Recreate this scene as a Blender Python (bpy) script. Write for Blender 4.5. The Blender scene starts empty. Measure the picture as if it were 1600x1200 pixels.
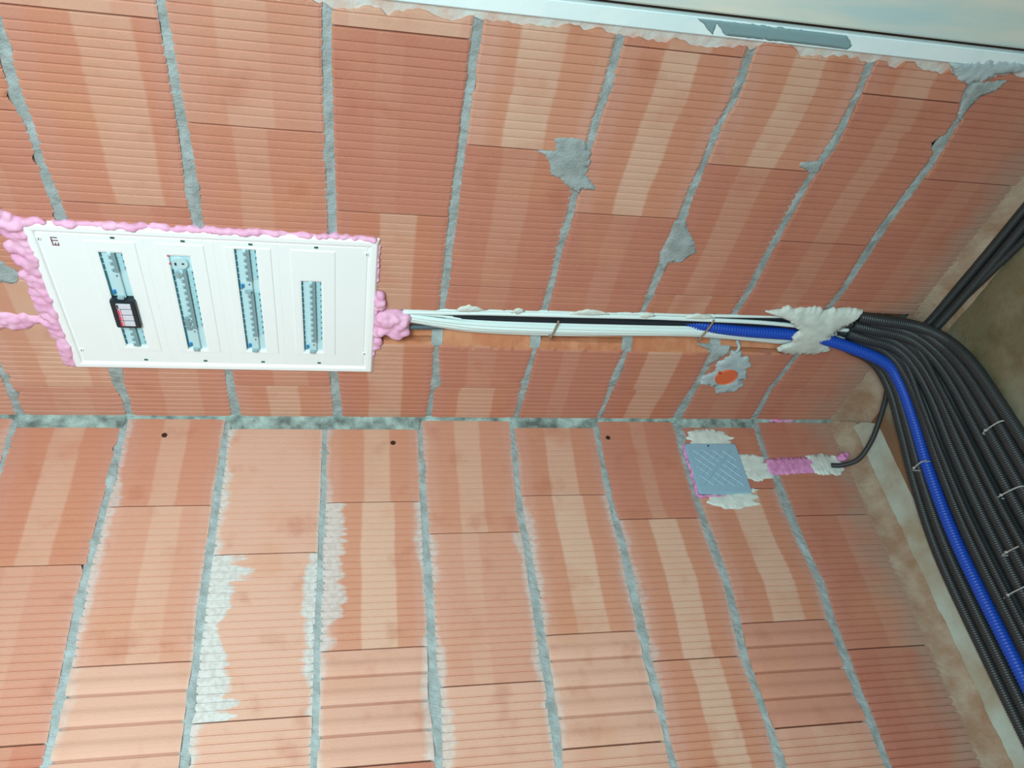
import bpy, bmesh, math, random
from mathutils import Vector, Matrix, noise
random.seed(7)
SC = bpy.context.scene
COL = SC.collection

# ------------------------------------------------------------------ camera, world, lights, exposure
# room axes: z up, wall_left lies in the plane y=0 (x<0), wall_right in the plane x=0 (y<0);
# the photograph was taken with the phone turned, so the camera's right is the room's up
cam = bpy.data.cameras.new('camera')
cam.sensor_fit = 'HORIZONTAL'; cam.sensor_width = 36.0
cam.lens = 1246.14 / 1600 * 36.0
cam.clip_start = 0.02; cam.clip_end = 100
cam_o = bpy.data.objects.new('camera', cam); COL.objects.link(cam_o)
Rm = Matrix(((-0.16705801, -0.62789784, -0.7601552), (-0.11639309, 0.77815826, -0.61718909), (0.97905274, -0.01462957, -0.20308054)))
cam_o.matrix_world = Matrix.Translation((-1.77007, -1.30919, 0.87312)) @ Rm.to_4x4()
SC.camera = cam_o

wd = bpy.data.worlds.new('daylight'); SC.world = wd; wd.use_nodes = True
bg = wd.node_tree.nodes['Background']
bg.inputs[0].default_value = (0.76, 0.96, 1.0, 1); bg.inputs[1].default_value = 0.33

def area(name, loc, target, sx, sy, power, col):
    l = bpy.data.lights.new(name, 'AREA'); l.shape = 'RECTANGLE'; l.size = sx; l.size_y = sy
    l.energy = power; l.color = col
    o = bpy.data.objects.new(name, l); COL.objects.link(o); o.location = loc
    o.rotation_euler = (Vector(target) - Vector(loc)).to_track_quat('-Z', 'Y').to_euler()
    return o
wl = area('window_daylight', (-2.7, -2.0, -0.1), (0.0, -0.85, 0.15), 1.2, 1.1, 78, (0.80, 0.98, 1.0))
wl.data.spread = math.radians(122)
area('door_daylight', (-1.9, -3.0, 0.0), (-0.9, 0.0, 0.3), 1.2, 1.4, 14, (0.80, 0.98, 1.0))  # added fill lamp that brightens the left wall; no door is known there

vs = SC.view_settings
SC.display_settings.display_device = 'sRGB'
vs.view_transform = 'Standard'; vs.look = 'None'; vs.gamma = 1.0; vs.use_curve_mapping = False
vs.exposure = 0.0

# bed joints: (distance along wall, lower edge z, upper edge z) in metres
JA={
-1: [(0.1766, 0.0779, 0.0901), (0.129, 0.075, 0.0902), (0.0796, 0.0734, 0.0903), (0.0282, 0.0703, 0.0876)] ,
0: [(1.0225, 0.3157, 0.3345), (0.9676, 0.3108, 0.3302), (0.9097, 0.3116, 0.3287), (0.8482, 0.3166, 0.3312), (0.7817, 0.3177, 0.3285), (0.71, 0.3166, 0.3334), (0.6408, 0.3151, 0.336), (0.1905, 0.3219, 0.3475), (0.1346, 0.3151, 0.3412), (0.0713, 0.3247, 0.344), (0.0316, 0.3231, 0.3397)] ,
1: [(1.1022, 0.5701, 0.5836), (1.0499, 0.5695, 0.5853), (0.9943, 0.5698, 0.5861), (0.9349, 0.5701, 0.5859), (0.8713, 0.5693, 0.5879), (0.803, 0.5674, 0.5889), (0.7294, 0.5641, 0.5876), (0.639, 0.5664, 0.5861), (0.1906, 0.5809, 0.5988), (0.1407, 0.5789, 0.5986), (0.0351, 0.5793, 0.603)] ,
2: [(1.1311, 0.8252, 0.8403), (1.0775, 0.8245, 0.84), (1.0205, 0.8237, 0.8398), (0.9598, 0.8251, 0.8417), (0.8949, 0.8265, 0.8426), (0.8251, 0.8269, 0.8448), (0.7501, 0.8286, 0.8471), (0.6351, 0.8301, 0.8496), (0.1976, 0.8295, 0.8499), (0.0385, 0.8383, 0.8633)] ,
3: [(1.1322, 1.0731, 1.0902), (1.0873, 1.0724, 1.091), (1.0581, 1.0728, 1.0895), (1.0158, 1.0747, 1.0884), (0.9513, 1.0732, 1.0897), (0.8826, 1.0753, 1.0912), (0.8162, 1.0754, 1.0918), (0.7695, 1.0755, 1.0922), (0.6868, 1.0765, 1.0953), (0.5974, 1.0776, 1.0943), (0.5004, 1.0803, 1.0977), (0.4275, 1.083, 1.0965), (0.2793, 1.0831, 1.0959), (0.1526, 1.0898, 1.1132), (0.1203, 1.0893, 1.0994), (0.0419, 1.0876, 1.1032)] ,
4: [(1.1199, 1.3236, 1.3419), (1.0722, 1.3261, 1.3413), (1.0086, 1.326, 1.3429), (0.9543, 1.3236, 1.3398), (0.8973, 1.325, 1.3391), (0.7889, 1.3229, 1.3378), (0.7218, 1.3244, 1.3411), (0.6318, 1.3243, 1.3387), (0.5545, 1.3274, 1.3408), (0.4501, 1.3273, 1.3445), (0.2755, 1.3339, 1.3456), (0.1582, 1.3299, 1.3491), (0.0452, 1.334, 1.3485)] ,
5: [(1.1102, 1.5733, 1.5891), (1.0728, 1.5788, 1.5937), (1.0199, 1.5809, 1.5949), (0.9632, 1.5727, 1.5858), (0.8888, 1.5749, 1.5885), (0.8084, 1.5718, 1.5886), (0.7221, 1.5742, 1.5946), (0.6669, 1.5733, 1.5958), (0.5687, 1.5728, 1.5946), (0.4511, 1.5773, 1.5904), (0.2836, 1.5757, 1.5897), (0.1639, 1.5751, 1.5933), (0.0485, 1.5819, 1.5895)] ,
6: [(1.1164, 1.8175, 1.8341), (1.0711, 1.8266, 1.8397), (1.0156, 1.8291, 1.8452), (0.957, 1.8317, 1.8483), (0.894, 1.8231, 1.8402), (0.8277, 1.8184, 1.836), (0.7396, 1.8201, 1.8369), (0.644, 1.8188, 1.8378), (0.5407, 1.8223, 1.8421), (0.4628, 1.8207, 1.8343), (0.2917, 1.8171, 1.8352), (0.1838, 1.8202, 1.8391), (0.0608, 1.8101, 1.8376)] ,
7: [(1.0864, 2.0523, 2.0687), (1.0313, 2.0739, 2.088), (0.9863, 2.0741, 2.0899), (0.9152, 2.0759, 2.0967), (0.8474, 2.0696, 2.091), (0.7569, 2.0639, 2.0861), (0.6595, 2.0644, 2.0892), (0.5542, 2.0701, 2.089), (0.4861, 2.0649, 2.0826), (0.2867, 2.0655, 2.0807), (0.2179, 2.059, 2.0746), (0.1459, 2.0522, 2.0681), (0.055, 2.06, 2.0764)] ,
}
JB={
-1: [(0.038, 0.0618, 0.0717), (0.0764, 0.0613, 0.0712), (0.1504, 0.066, 0.0743)] ,
0: [(0.037, 0.313, 0.328), (0.1337, 0.3123, 0.3283), (0.2247, 0.3116, 0.3258), (0.3022, 0.308, 0.3246), (0.3599, 0.3069, 0.3231), (0.406, 0.3079, 0.3198), (0.4506, 0.3036, 0.3193), (0.5374, 0.3034, 0.3199), (0.6179, 0.3065, 0.325), (0.6938, 0.3084, 0.3263), (0.7669, 0.3115, 0.3267), (0.8347, 0.3119, 0.3256)] ,
1: [(0.036, 0.5636, 0.5746), (0.1351, 0.5598, 0.5782), (0.2285, 0.5593, 0.5771), (0.3166, 0.5587, 0.5761), (0.3672, 0.5587, 0.5772), (0.4603, 0.5583, 0.5749), (0.5493, 0.5568, 0.5755), (0.632, 0.5616, 0.5746), (0.7096, 0.5599, 0.5751), (0.7844, 0.5609, 0.5756), (0.854, 0.5617, 0.5772)] ,
2: [(0.0559, 0.813, 0.8245), (0.1366, 0.8122, 0.825), (0.2323, 0.8135, 0.8276), (0.3226, 0.8117, 0.8269), (0.3745, 0.8119, 0.8239), (0.47, 0.8122, 0.8252), (0.5613, 0.811, 0.8237), (0.6458, 0.8113, 0.8249), (0.7256, 0.8128, 0.8274), (0.8022, 0.8131, 0.8272), (0.8735, 0.8133, 0.8258)] ,
3: [(0.0554, 1.0642, 1.0763), (0.1381, 1.064, 1.0758), (0.2361, 1.0612, 1.0776), (0.3286, 1.0619, 1.0794), (0.3817, 1.061, 1.0782), (0.4795, 1.0609, 1.0807), (0.5731, 1.0623, 1.0799), (0.6595, 1.0593, 1.0794), (0.7092, 1.0582, 1.0821), (0.7408, 1.0552, 1.0844), (0.8197, 1.062, 1.0823), (0.8928, 1.0632, 1.079)] ,
4: [(0.022, 1.3227, 1.3337), (0.0977, 1.3192, 1.3335), (0.2005, 1.3139, 1.3278), (0.2973, 1.309, 1.3258), (0.389, 1.3141, 1.3305), (0.4892, 1.314, 1.3347), (0.585, 1.3152, 1.3353), (0.6737, 1.3166, 1.3376), (0.7575, 1.3194, 1.3369), (0.8377, 1.3175, 1.3388), (0.9123, 1.316, 1.3325)] ,
5: [(0.0321, 1.5675, 1.579), (0.0982, 1.5644, 1.5775), (0.2033, 1.5625, 1.5734), (0.2635, 1.5614, 1.5739), (0.3406, 1.5618, 1.581), (0.3964, 1.5676, 1.5848), (0.4987, 1.5629, 1.5862), (0.5968, 1.5661, 1.5871), (0.6872, 1.5616, 1.582), (0.773, 1.5666, 1.588), (0.8555, 1.5694, 1.5813), (0.9319, 1.5696, 1.5869)] ,
6: [(0.0196, 1.8101, 1.8341), (0.0539, 1.8092, 1.8409), (0.0987, 1.8054, 1.8249), (0.2061, 1.8057, 1.8209), (0.2877, 1.806, 1.8246), (0.4034, 1.8118, 1.8333), (0.5085, 1.82, 1.8392), (0.6084, 1.8136, 1.8356), (0.7007, 1.8066, 1.8262), (0.7886, 1.8142, 1.8301), (0.8729, 1.8179, 1.8365), (0.9511, 1.8173, 1.8369)] ,
7: [(0.0183, 2.0675, 2.0821), (0.0765, 2.0626, 2.0791), (0.1262, 2.0602, 2.0764), (0.1876, 2.0653, 2.0893), (0.2925, 2.062, 2.0912), (0.4108, 2.0669, 2.0914), (0.5185, 2.0802, 2.1021), (0.6205, 2.0708, 2.0937), (0.7151, 2.066, 2.0934), (0.8045, 2.0665, 2.0915), (0.891, 2.0744, 2.0955), (0.9711, 2.0762, 2.092)] ,
}

# ------------------------------------------------------------------ helpers
def PA(u, z, d=0.0): return Vector((-u, -d, z))      # a point on / in front of wall_left
def PB(v, z, d=0.0): return Vector((-d, -v, z))      # a point on / in front of wall_right
def srgb(r, g, b):
    f = lambda c: (c/255/12.92) if c/255 <= 0.04045 else ((c/255+0.055)/1.055)**2.4
    return (f(r), f(g), f(b), 1)
def nz(x, y, z=0.0, s=1.0): return noise.noise(Vector((x*s, y*s, z)))
def lerp(a, b, t): return a + (b-a)*t
def interp(xs, ys, x):
    if x <= xs[0]: return ys[0]
    for i in range(1, len(xs)):
        if x <= xs[i]: return lerp(ys[i-1], ys[i], (x-xs[i-1])/(xs[i]-xs[i-1]+1e-9))
    return ys[-1]

def mat(name, col, rough=0.6, bump=0.0, bscale=200, var=0.0, vscale=20, metal=0.0, spec=0.4, col2=None):
    m = bpy.data.materials.new(name); m.use_nodes = True; nt = m.node_tree
    p = nt.nodes['Principled BSDF']; p.inputs['Base Color'].default_value = col
    p.inputs['Roughness'].default_value = rough; p.inputs['Metallic'].default_value = metal
    p.inputs['Specular IOR Level'].default_value = spec
    tc = nt.nodes.new('ShaderNodeTexCoord')
    if var > 0 or col2:
        n = nt.nodes.new('ShaderNodeTexNoise'); n.inputs['Scale'].default_value = vscale; n.inputs['Detail'].default_value = 6
        nt.links.new(tc.outputs['Object'], n.inputs['Vector'])
        r = nt.nodes.new('ShaderNodeValToRGB')
        r.color_ramp.elements[0].position = 0.36; r.color_ramp.elements[1].position = 0.64
        c2 = col2 or tuple(c*(1-var) for c in col[:3])+(1,)
        r.color_ramp.elements[0].color = c2; r.color_ramp.elements[1].color = col
        nt.links.new(n.outputs['Fac'], r.inputs[0]); nt.links.new(r.outputs[0], p.inputs['Base Color'])
    if bump > 0:
        n = nt.nodes.new('ShaderNodeTexNoise'); n.inputs['Scale'].default_value = bscale; n.inputs['Detail'].default_value = 5
        nt.links.new(tc.outputs['Object'], n.inputs['Vector'])
        b = nt.nodes.new('ShaderNodeBump'); b.inputs['Strength'].default_value = bump; b.inputs['Distance'].default_value = 0.003
        nt.links.new(n.outputs['Fac'], b.inputs['Height']); nt.links.new(b.outputs[0], p.inputs['Normal'])
    return m

def mat_terracotta():
    m = bpy.data.materials.new('terracotta_block'); m.use_nodes = True; nt = m.node_tree; N = nt.nodes.new; L = nt.links.new
    p = nt.nodes['Principled BSDF']; p.inputs['Roughness'].default_value = 0.75; p.inputs['Specular IOR Level'].default_value = 0.25
    def attr(n):
        a = N('ShaderNodeAttribute'); a.attribute_name = n; return a
    def math_(op, a, b=None, c=None):
        x = N('ShaderNodeMath'); x.operation = op
        for i, v in enumerate((a, b, c)):
            if v is None: continue
            if isinstance(v, (int, float)): x.inputs[i].default_value = v
            else: L(v, x.inputs[i])
        return x.outputs[0]
    def mix(f, a, b):
        x = N('ShaderNodeMix'); x.data_type = 'RGBA'
        if isinstance(f, float): x.inputs[0].default_value = f
        else: L(f, x.inputs[0])
        for i, v in ((6, a), (7, b)):
            if isinstance(v, tuple): x.inputs[i].default_value = v
            else: L(v, x.inputs[i])
        return x.outputs[2]
    def sstep(v, lo, hi):
        x = N('ShaderNodeMapRange'); x.interpolation_type = 'SMOOTHSTEP'
        L(v, x.inputs[0])
        for i, q in ((1, lo), (2, hi)):
            if isinstance(q, (int, float)): x.inputs[i].default_value = q
            else: L(q, x.inputs[i])
        return x.outputs[0]
    tc = N('ShaderNodeTexCoord'); geo = N('ShaderNodeNewGeometry')
    def noise_(s, det=5, vec=None, rough=.5):
        x = N('ShaderNodeTexNoise'); x.inputs['Scale'].default_value = s; x.inputs['Detail'].default_value = det
        x.inputs['Roughness'].default_value = rough
        L(vec or geo.outputs['Position'], x.inputs['Vector']); return x.outputs['Fac']
    tint, band, loc, wash = attr('tint'), attr('band'), attr('loc'), attr('wash')
    sb, sl, sw = (N('ShaderNodeSeparateColor') for _ in range(3))
    L(band.outputs['Color'], sb.inputs[0]); L(loc.outputs['Color'], sl.inputs[0]); L(wash.outputs['Color'], sw.inputs[0])
    zf = sl.outputs[1]
    wob = math_('MULTIPLY', math_('SUBTRACT', noise_(9), 0.5), 0.04)
    zz = math_('ADD', zf, wob)
    lo, hi, st = sb.outputs[0], sb.outputs[1], sb.outputs[2]
    inn = math_('MULTIPLY', sstep(zz, lo, math_('ADD', lo, 0.035)), math_('SUBTRACT', 1.0, sstep(zz, hi, math_('ADD', hi, 0.035))))
    fade = sstep(noise_(4.5), 0.25, 0.5)
    inn = math_('MULTIPLY', math_('MULTIPLY', inn, st), fade)
    base = tint.outputs['Color']
    pale = mix(0.62, base, (0.68, 0.49, 0.36, 1))
    deep = mix(0.32, base, (0.55, 0.20, 0.08, 1))
    # deeper fired bands left and right of the pale one
    edge = math_('MULTIPLY', math_('MULTIPLY', sstep(zz, 0.10, 0.2), math_('SUBTRACT', 1.0, sstep(zz, 0.86, 0.93))), math_('MINIMUM', math_('MULTIPLY', st, 1.3), 1.0))
    col = mix(edge, base, deep)
    col = mix(inn, col, pale)
    # broad patches of tone
    col = mix(math_('MULTIPLY', sstep(noise_(6, 3), 0.5, 0.72), 0.35), col, (0.58, 0.27, 0.15, 1))
    col = mix(math_('MULTIPLY', sstep(noise_(11, 4), 0.55, 0.75), 0.35), col, (0.42, 0.13, 0.07, 1))
    # fine speckle
    col = mix(math_('MULTIPLY', sstep(noise_(260, 3), 0.62, 0.75), 0.25), col, (0.7, 0.5, 0.4, 1))
    # dark in the bottom of grooves is real shadow; the broken / cut faces are smoother and more orange
    cut = sstep(sl.outputs[2], 0.5, 0.9)
    col = mix(cut, col, mix(sstep(noise_(25), .4, .65), (0.52, 0.20, 0.10, 1), (0.58, 0.26, 0.14, 1)))
    # thin cement wash along the bed joints
    cv = N('ShaderNodeCombineXYZ'); L(math_('MULTIPLY', sl.outputs[0], 58.0), cv.inputs[0]); L(math_('MULTIPLY', band.outputs['Alpha'], 50.0), cv.inputs[1])
    n1 = noise_(1.0, 2, cv.outputs[0], .6)
    big = sstep(noise_(5, 2), 0.35, 0.62)
    n2 = math_('MULTIPLY', math_('ADD', math_('MULTIPLY', n1, 1.2), math_('MULTIPLY', noise_(60, 4), 0.35)), math_('ADD', big, 0.15))
    a = math_('SUBTRACT', math_('MULTIPLY', sw.outputs[0], math_('ADD', n2, 0.02)), zf)
    b = math_('SUBTRACT', math_('MULTIPLY', sw.outputs[1], math_('ADD', n2, 0.02)), math_('SUBTRACT', 1.0, zf))
    w = math_('MAXIMUM', sstep(a, -0.03, 0.04), sstep(b, -0.03, 0.04))
    w = math_('MULTIPLY', w, math_('MULTIPLY', math_('POWER', sw.outputs[2], 2.2), 0.72))
    col = mix(w, col, mix(sstep(noise_(90), .35, .6), (0.48, 0.54, 0.53, 1), (0.60, 0.68, 0.68, 1)))
    # dust that settled on the ridges next to the ceiling cove
    sx = N('ShaderNodeSeparateXYZ'); L(geo.outputs['Position'], sx.inputs[0])
    du = math_('MULTIPLY', sstep(math_('ADD', sx.outputs[2], math_('MULTIPLY', math_('SUBTRACT', noise_(14), .5), .16)), 2.20, 2.34), math_('ADD', math_('MULTIPLY', noise_(120), .8), .25))
    col = mix(du, col, (0.38, 0.30, 0.23, 1))
    L(col, p.inputs['Base Color'])
    bp = N('ShaderNodeBump'); bp.inputs['Strength'].default_value = 0.35; bp.inputs['Distance'].default_value = 0.002
    L(noise_(170, 6), bp.inputs['Height']); L(bp.outputs[0], p.inputs['Normal'])
    return m

M = {}
M['clay'] = mat_terracotta()
M['mortar'] = mat('grey_mortar', srgb(168, 180, 180), 0.95, 0.8, 240, vscale=30, col2=srgb(144, 154, 152))
M['mortar_corner'] = mat('mottled_corner_mortar', srgb(168, 190, 184), 0.95, 0.9, 200, vscale=24, col2=srgb(98, 108, 104))
M['cement'] = mat('light_cement', srgb(184, 200, 202), 0.9, 0.5, 120, vscale=30, col2=srgb(164, 180, 184))
M['plaster'] = mat('white_plaster', srgb(218, 228, 220), 0.85, 0.4, 70, vscale=40, col2=srgb(200, 210, 202))
M['white_metal'] = mat('white_enamel', (0.90, 0.93, 0.93, 1), 0.35)
M['white_metal2'] = mat('white_enamel_plate', (0.88, 0.92, 0.92, 1), 0.4)
M['device'] = mat('pale_grey_plastic', srgb(190, 222, 228), 0.45)
M['label'] = mat('label_plastic', srgb(168, 214, 222), 0.35)
M['grey_band'] = mat('grey_lever_recess', srgb(128, 158, 164), 0.5)
M['toggle'] = mat('grey_toggle', srgb(150, 176, 180), 0.4)
M['teal'] = mat('teal_terminal', srgb(35, 110, 122), 0.5)
M['bluebtn'] = mat('blue_button', srgb(35, 130, 190), 0.4)
M['black_plastic'] = mat('black_plastic', srgb(34, 44, 50), 0.4)
M['red'] = mat('red_plastic', srgb(225, 70, 100), 0.4)
M['arrester'] = mat('arrester_white', srgb(215, 215, 225), 0.4)
M['foam'] = mat('pink_foam', srgb(238, 188, 216), 0.7, 0.4, 60, vscale=25, col2=srgb(226, 166, 200), spec=0.3)
M['pinkflat'] = mat('pink_foam_cut', srgb(226, 158, 204), 0.85, 0.8, 220, vscale=60, col2=srgb(208, 130, 184))
M['white_cable'] = mat('white_cable_sheath', srgb(222, 240, 238), 0.4)
M['dark_cable'] = mat('black_cable_sheath', srgb(26, 36, 44), 0.35)
M['conduit'] = mat('black_conduit_plastic', srgb(44, 50, 52), 0.42, var=0.0, vscale=30, col2=srgb(48, 52, 54), spec=0.5)
M['grey_conduit'] = mat('grey_conduit_plastic', srgb(75, 95, 102), 0.4)
M['blue_conduit'] = mat('blue_conduit_plastic', srgb(28, 76, 182), 0.4)
M['tie'] = mat('nylon_tie', srgb(165, 170, 165), 0.5)
M['clip'] = mat('rusty_wire', srgb(150, 128, 108), 0.7)
WIRE1 = ((.404, 1.376), (.345, 1.368)); WIRE2 = ((.424, 1.776), (.352, 1.760))
M['boxcover'] = mat('blue_grey_cover', srgb(146, 182, 200), 0.45)
M['orange_cap'] = mat('orange_cap', srgb(222, 108, 66), 0.55)
M['hole'] = mat('hole_dark', srgb(60, 34, 22), 0.9)  # dark brown standing in for shade inside the holes and the trim gap
M['render_pink'] = mat('rough_wall_plaster', srgb(205, 212, 208), 0.9, 0.6, 120, vscale=22, col2=srgb(206, 178, 164))
M['trim_white'] = mat('white_painted_trim', srgb(234, 248, 249), 0.55, 0.2, 60, vscale=9, col2=srgb(222, 242, 244))
M['trim_grey'] = mat('grey_primer', srgb(130, 160, 165), 0.6)
M['screw'] = mat('screw_steel', srgb(60, 110, 100), 0.4, metal=0.5)
M['ink'] = mat('dark_print', srgb(110, 50, 70), 0.6)

def mat_board():
    m = mat('painted_board', srgb(226, 226, 212), 0.6, 0.15, 40, vscale=3, col2=srgb(190, 216, 216))
    nt = m.node_tree
    n = [x for x in nt.nodes if x.type == 'TEX_NOISE'][0]
    mp = nt.nodes.new('ShaderNodeMapping'); mp.inputs['Scale'].default_value = (8, 8, 1.0)
    tc = [x for x in nt.nodes if x.type == 'TEX_COORD'][0]
    nt.links.new(tc.outputs['Object'], mp.inputs[0]); nt.links.new(mp.outputs[0], n.inputs['Vector'])
    return m
M['board'] = mat_board()

def mat_ceiling():
    m = bpy.data.materials.new('stained_concrete'); m.use_nodes = True; nt = m.node_tree; N = nt.nodes.new; L = nt.links.new
    p = nt.nodes['Principled BSDF']; p.inputs['Roughness'].default_value = 0.9
    g = N('ShaderNodeNewGeometry')
    def nn(s, det=5):
        x = N('ShaderNodeTexNoise'); x.inputs['Scale'].default_value = s; x.inputs['Detail'].default_value = det
        L(g.outputs['Position'], x.inputs['Vector']); return x.outputs['Fac']
    r1 = N('ShaderNodeValToRGB'); e = r1.color_ramp.elements
    e[0].position = 0.36; e[0].color = srgb(92, 98, 72); e[1].position = 0.66; e[1].color = srgb(150, 158, 142)
    k = e.new(0.50); k.color = srgb(118, 108, 80)
    L(nn(3.2), r1.inputs[0])
    r2 = N('ShaderNodeValToRGB'); e = r2.color_ramp.elements
    e[0].position = 0.45; e[0].color = (1, 1, 1, 1); e[1].position = 0.7; e[1].color = (0.8, 0.72, 0.6, 1)
    L(nn(22), r2.inputs[0])
    x = N('ShaderNodeMix'); x.data_type = 'RGBA'; x.blend_type = 'MULTIPLY'; x.inputs[0].default_value = 1
    L(r1.outputs[0], x.inputs[6]); L(r2.outputs[0], x.inputs[7]); L(x.outputs[2], p.inputs['Base Color'])
    # rust brown stain along the corner with the right wall
    sx = N('ShaderNodeSeparateXYZ'); L(g.outputs['Position'], sx.inputs[0])
    ad = N('ShaderNodeMath'); ad.operation = 'MULTIPLY_ADD'; L(nn(9), ad.inputs[0]); ad.inputs[1].default_value = .08; L(sx.outputs[0], ad.inputs[2])
    mr = N('ShaderNodeMapRange'); mr.interpolation_type = 'SMOOTHSTEP'; mr.inputs[1].default_value = -.14; mr.inputs[2].default_value = -.09; L(ad.outputs[0], mr.inputs[0])
    y = N('ShaderNodeMix'); y.data_type = 'RGBA'; L(mr.outputs[0], y.inputs[0]); L(x.outputs[2], y.inputs[6]); y.inputs[7].default_value = srgb(132, 102, 76); L(y.outputs[2], p.inputs['Base Color'])
    b = N('ShaderNodeBump'); b.inputs['Strength'].default_value = 0.5; b.inputs['Distance'].default_value = 0.003
    L(nn(90), b.inputs['Height']); L(b.outputs[0], p.inputs['Normal'])
    return m
M['ceiling'] = mat_ceiling()
M['cove'] = mat('dusty_cove', srgb(172, 156, 136), 0.95, 1.0, 90, vscale=16, col2=srgb(152, 122, 98))
M['cove_grey'] = mat('grey_cove', srgb(172, 180, 168), 0.9, 0.9, 50, vscale=8, col2=srgb(158, 144, 122))

def add_obj(name, me, parent=None):
    o = bpy.data.objects.new(name, me); COL.objects.link(o)
    if parent is not None: o.parent = parent
    return o
def mesh(name, verts, faces, m, parent=None, smooth=False):
    me = bpy.data.meshes.new(name); me.from_pydata([tuple(v) for v in verts], [], faces); me.update()
    me.materials.append(m)
    if smooth:
        for p in me.polygons: p.use_smooth = True
    return add_obj(name, me, parent)
def from_bm(name, bm, m, parent=None, smooth=False):
    bmesh.ops.recalc_face_normals(bm, faces=bm.faces)
    me = bpy.data.meshes.new(name); bm.to_mesh(me); bm.free(); me.materials.append(m)
    if smooth:
        for p in me.polygons: p.use_smooth = True
    return add_obj(name, me, parent)
def thing(name, label, cat, group=None, loc=(0, 0, 0)):
    o = bpy.data.objects.new(name, None); COL.objects.link(o); o.empty_display_size = 0.05
    o.location = loc; o['label'] = label; o['category'] = cat
    if group: o['group'] = group
    return o
def tag(o, label, cat, group=None, kind=None):
    o['label'] = label; o['category'] = cat
    if group: o['group'] = group
    if kind: o['kind'] = kind
    return o

# ------------------------------------------------------------------ the block walls
EDGE_U = 1.128
def edge_u(z):      # broken left end of the blockwork, where the plaster strip starts
    return EDGE_U + 0.012*nz(z, 3.1, 0, 9) + 0.014*nz(z, 7.7, 0, 28) + 0.006*nz(z, 1.7, 0, 80) - max(0, 0.03*nz(z, 0.3, 0, 4)) + (0 if z < 2.16 else 0.035*min(1,(z-2.16)/.12))
CH_Z0 = 0.945
def chase(u, z):    # depth of the cut slot for the cables in wall_left
    if z < CH_Z0 or u < 0.27 or u > 0.475: return 0.0
    top = interp([1.0, 1.2, 1.4, 2.0, 2.12, 2.3], [0.424, 0.432, 0.438, 0.449, 0.462, 0.469], z) + 0.0025*nz(z, 0.5, 0, 60)
    sh = interp([1.0, 1.1, 1.7, 2.05, 2.12], [0.0, 0, -0.004, 0.006, 0.03], z)
    bot = 0.298 + sh + 0.006*nz(z, 2.5, 0, 22) + 0.003*nz(z, 4.5, 0, 70)
    mid = 0.338 + sh
    if u <= bot or u >= top: return 0.0
    if u < mid:
        t = (u-bot)/(mid-bot)
        return -(0.004 + 0.024*t**1.3) - 0.002*nz(u, z, 0, 50)
    if u > top-0.006: return -0.034*(top-u)/0.006
    return -0.034

class WallMesh:
    def __init__(s, P): s.P = P; s.v = []; s.f = []; s.mi = []; s.tint = []; s.band = []; s.loc = []; s.wash = []
    def vert(s, a, z, d, tint=(0, 0, 0, 1), band=(0, 0, 0, 0), loc=(0, 0, 0, 0), wash=(0, 0, 0, 0)):
        s.v.append(tuple(s.P(a, z, d))); s.tint.append(tint); s.band.append(band); s.loc.append(loc); s.wash.append(wash)
        return len(s.v)-1
    def build(s, name, mats):
        me = bpy.data.meshes.new(name); me.from_pydata(s.v, [], s.f); me.update()
        for m in mats: me.materials.append(m)
        me.polygons.foreach_set('material_index', s.mi)
        for nm, arr in (('tint', s.tint), ('band', s.band), ('loc', s.loc), ('wash', s.wash)):
            a = me.attributes.new(nm, 'FLOAT_COLOR', 'POINT')
            a.data.foreach_set('color', [c for q in arr for c in q])
        bm = bmesh.new(); bm.from_mesh(me); 
        bm.normal_update(); bm.to_mesh(me); bm.free()
        return add_obj(name, me)

PITCH = 0.0173
def groove_profile(a0, a1, kind, wallA):
    cols = []          # (a, depth)
    if kind == 'step':
        n = 4; p = (a1-a0)/n
        for i in range(n):
            s = a0 + i*p
            cols += [(s+0.0012, -0.001), (s+p*0.05, 0.0), (s+p*0.36, 0.0008), (s+p*0.43, 0.0016), (s+p*0.50, 0.0030), (s+p*0.57, 0.0040), (s+p*0.66, 0.0043), (s+p*0.80, 0.0036), (s+p*0.94, 0.0012)]
            if i < n-1: cols += [(s+p*0.965, -0.006), (s+p*0.995, -0.006)]
            else: cols += [(s+p-0.0012, 0.0)]
        return cols
    L = a1-a0
    e = 0.024
    n = max(1, round((L-2*e)/PITCH))
    pit = (L-2*e)/n
    cols.append((a0+0.001, -0.0015)); cols.append((a0+0.0025, 0.0))
    for i in range(n+1):
        g = a0 + e + i*pit
        if i == n and L < 0.2: pass
        cols += [(g-0.0024, 0.0), (g-0.0007, -0.0029), (g+0.0007, -0.0029), (g+0.0027, 0.0), ]
        cols.append((g+pit*0.5, 0.0002))
    cols = [c for c in cols if c[0] < a1-0.003]
    cols.append((a1-0.0025, 0.0)); cols.append((a1-0.001, -0.0015))
    return cols

def joint_fn(tab, k, side, zdef):
    if k in tab:
        t = sorted(tab[k]); xs = [q[0] for q in t]; ys = [q[side] for q in t]
        return lambda a: interp(xs, ys, a)
    return lambda a: zdef

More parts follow.
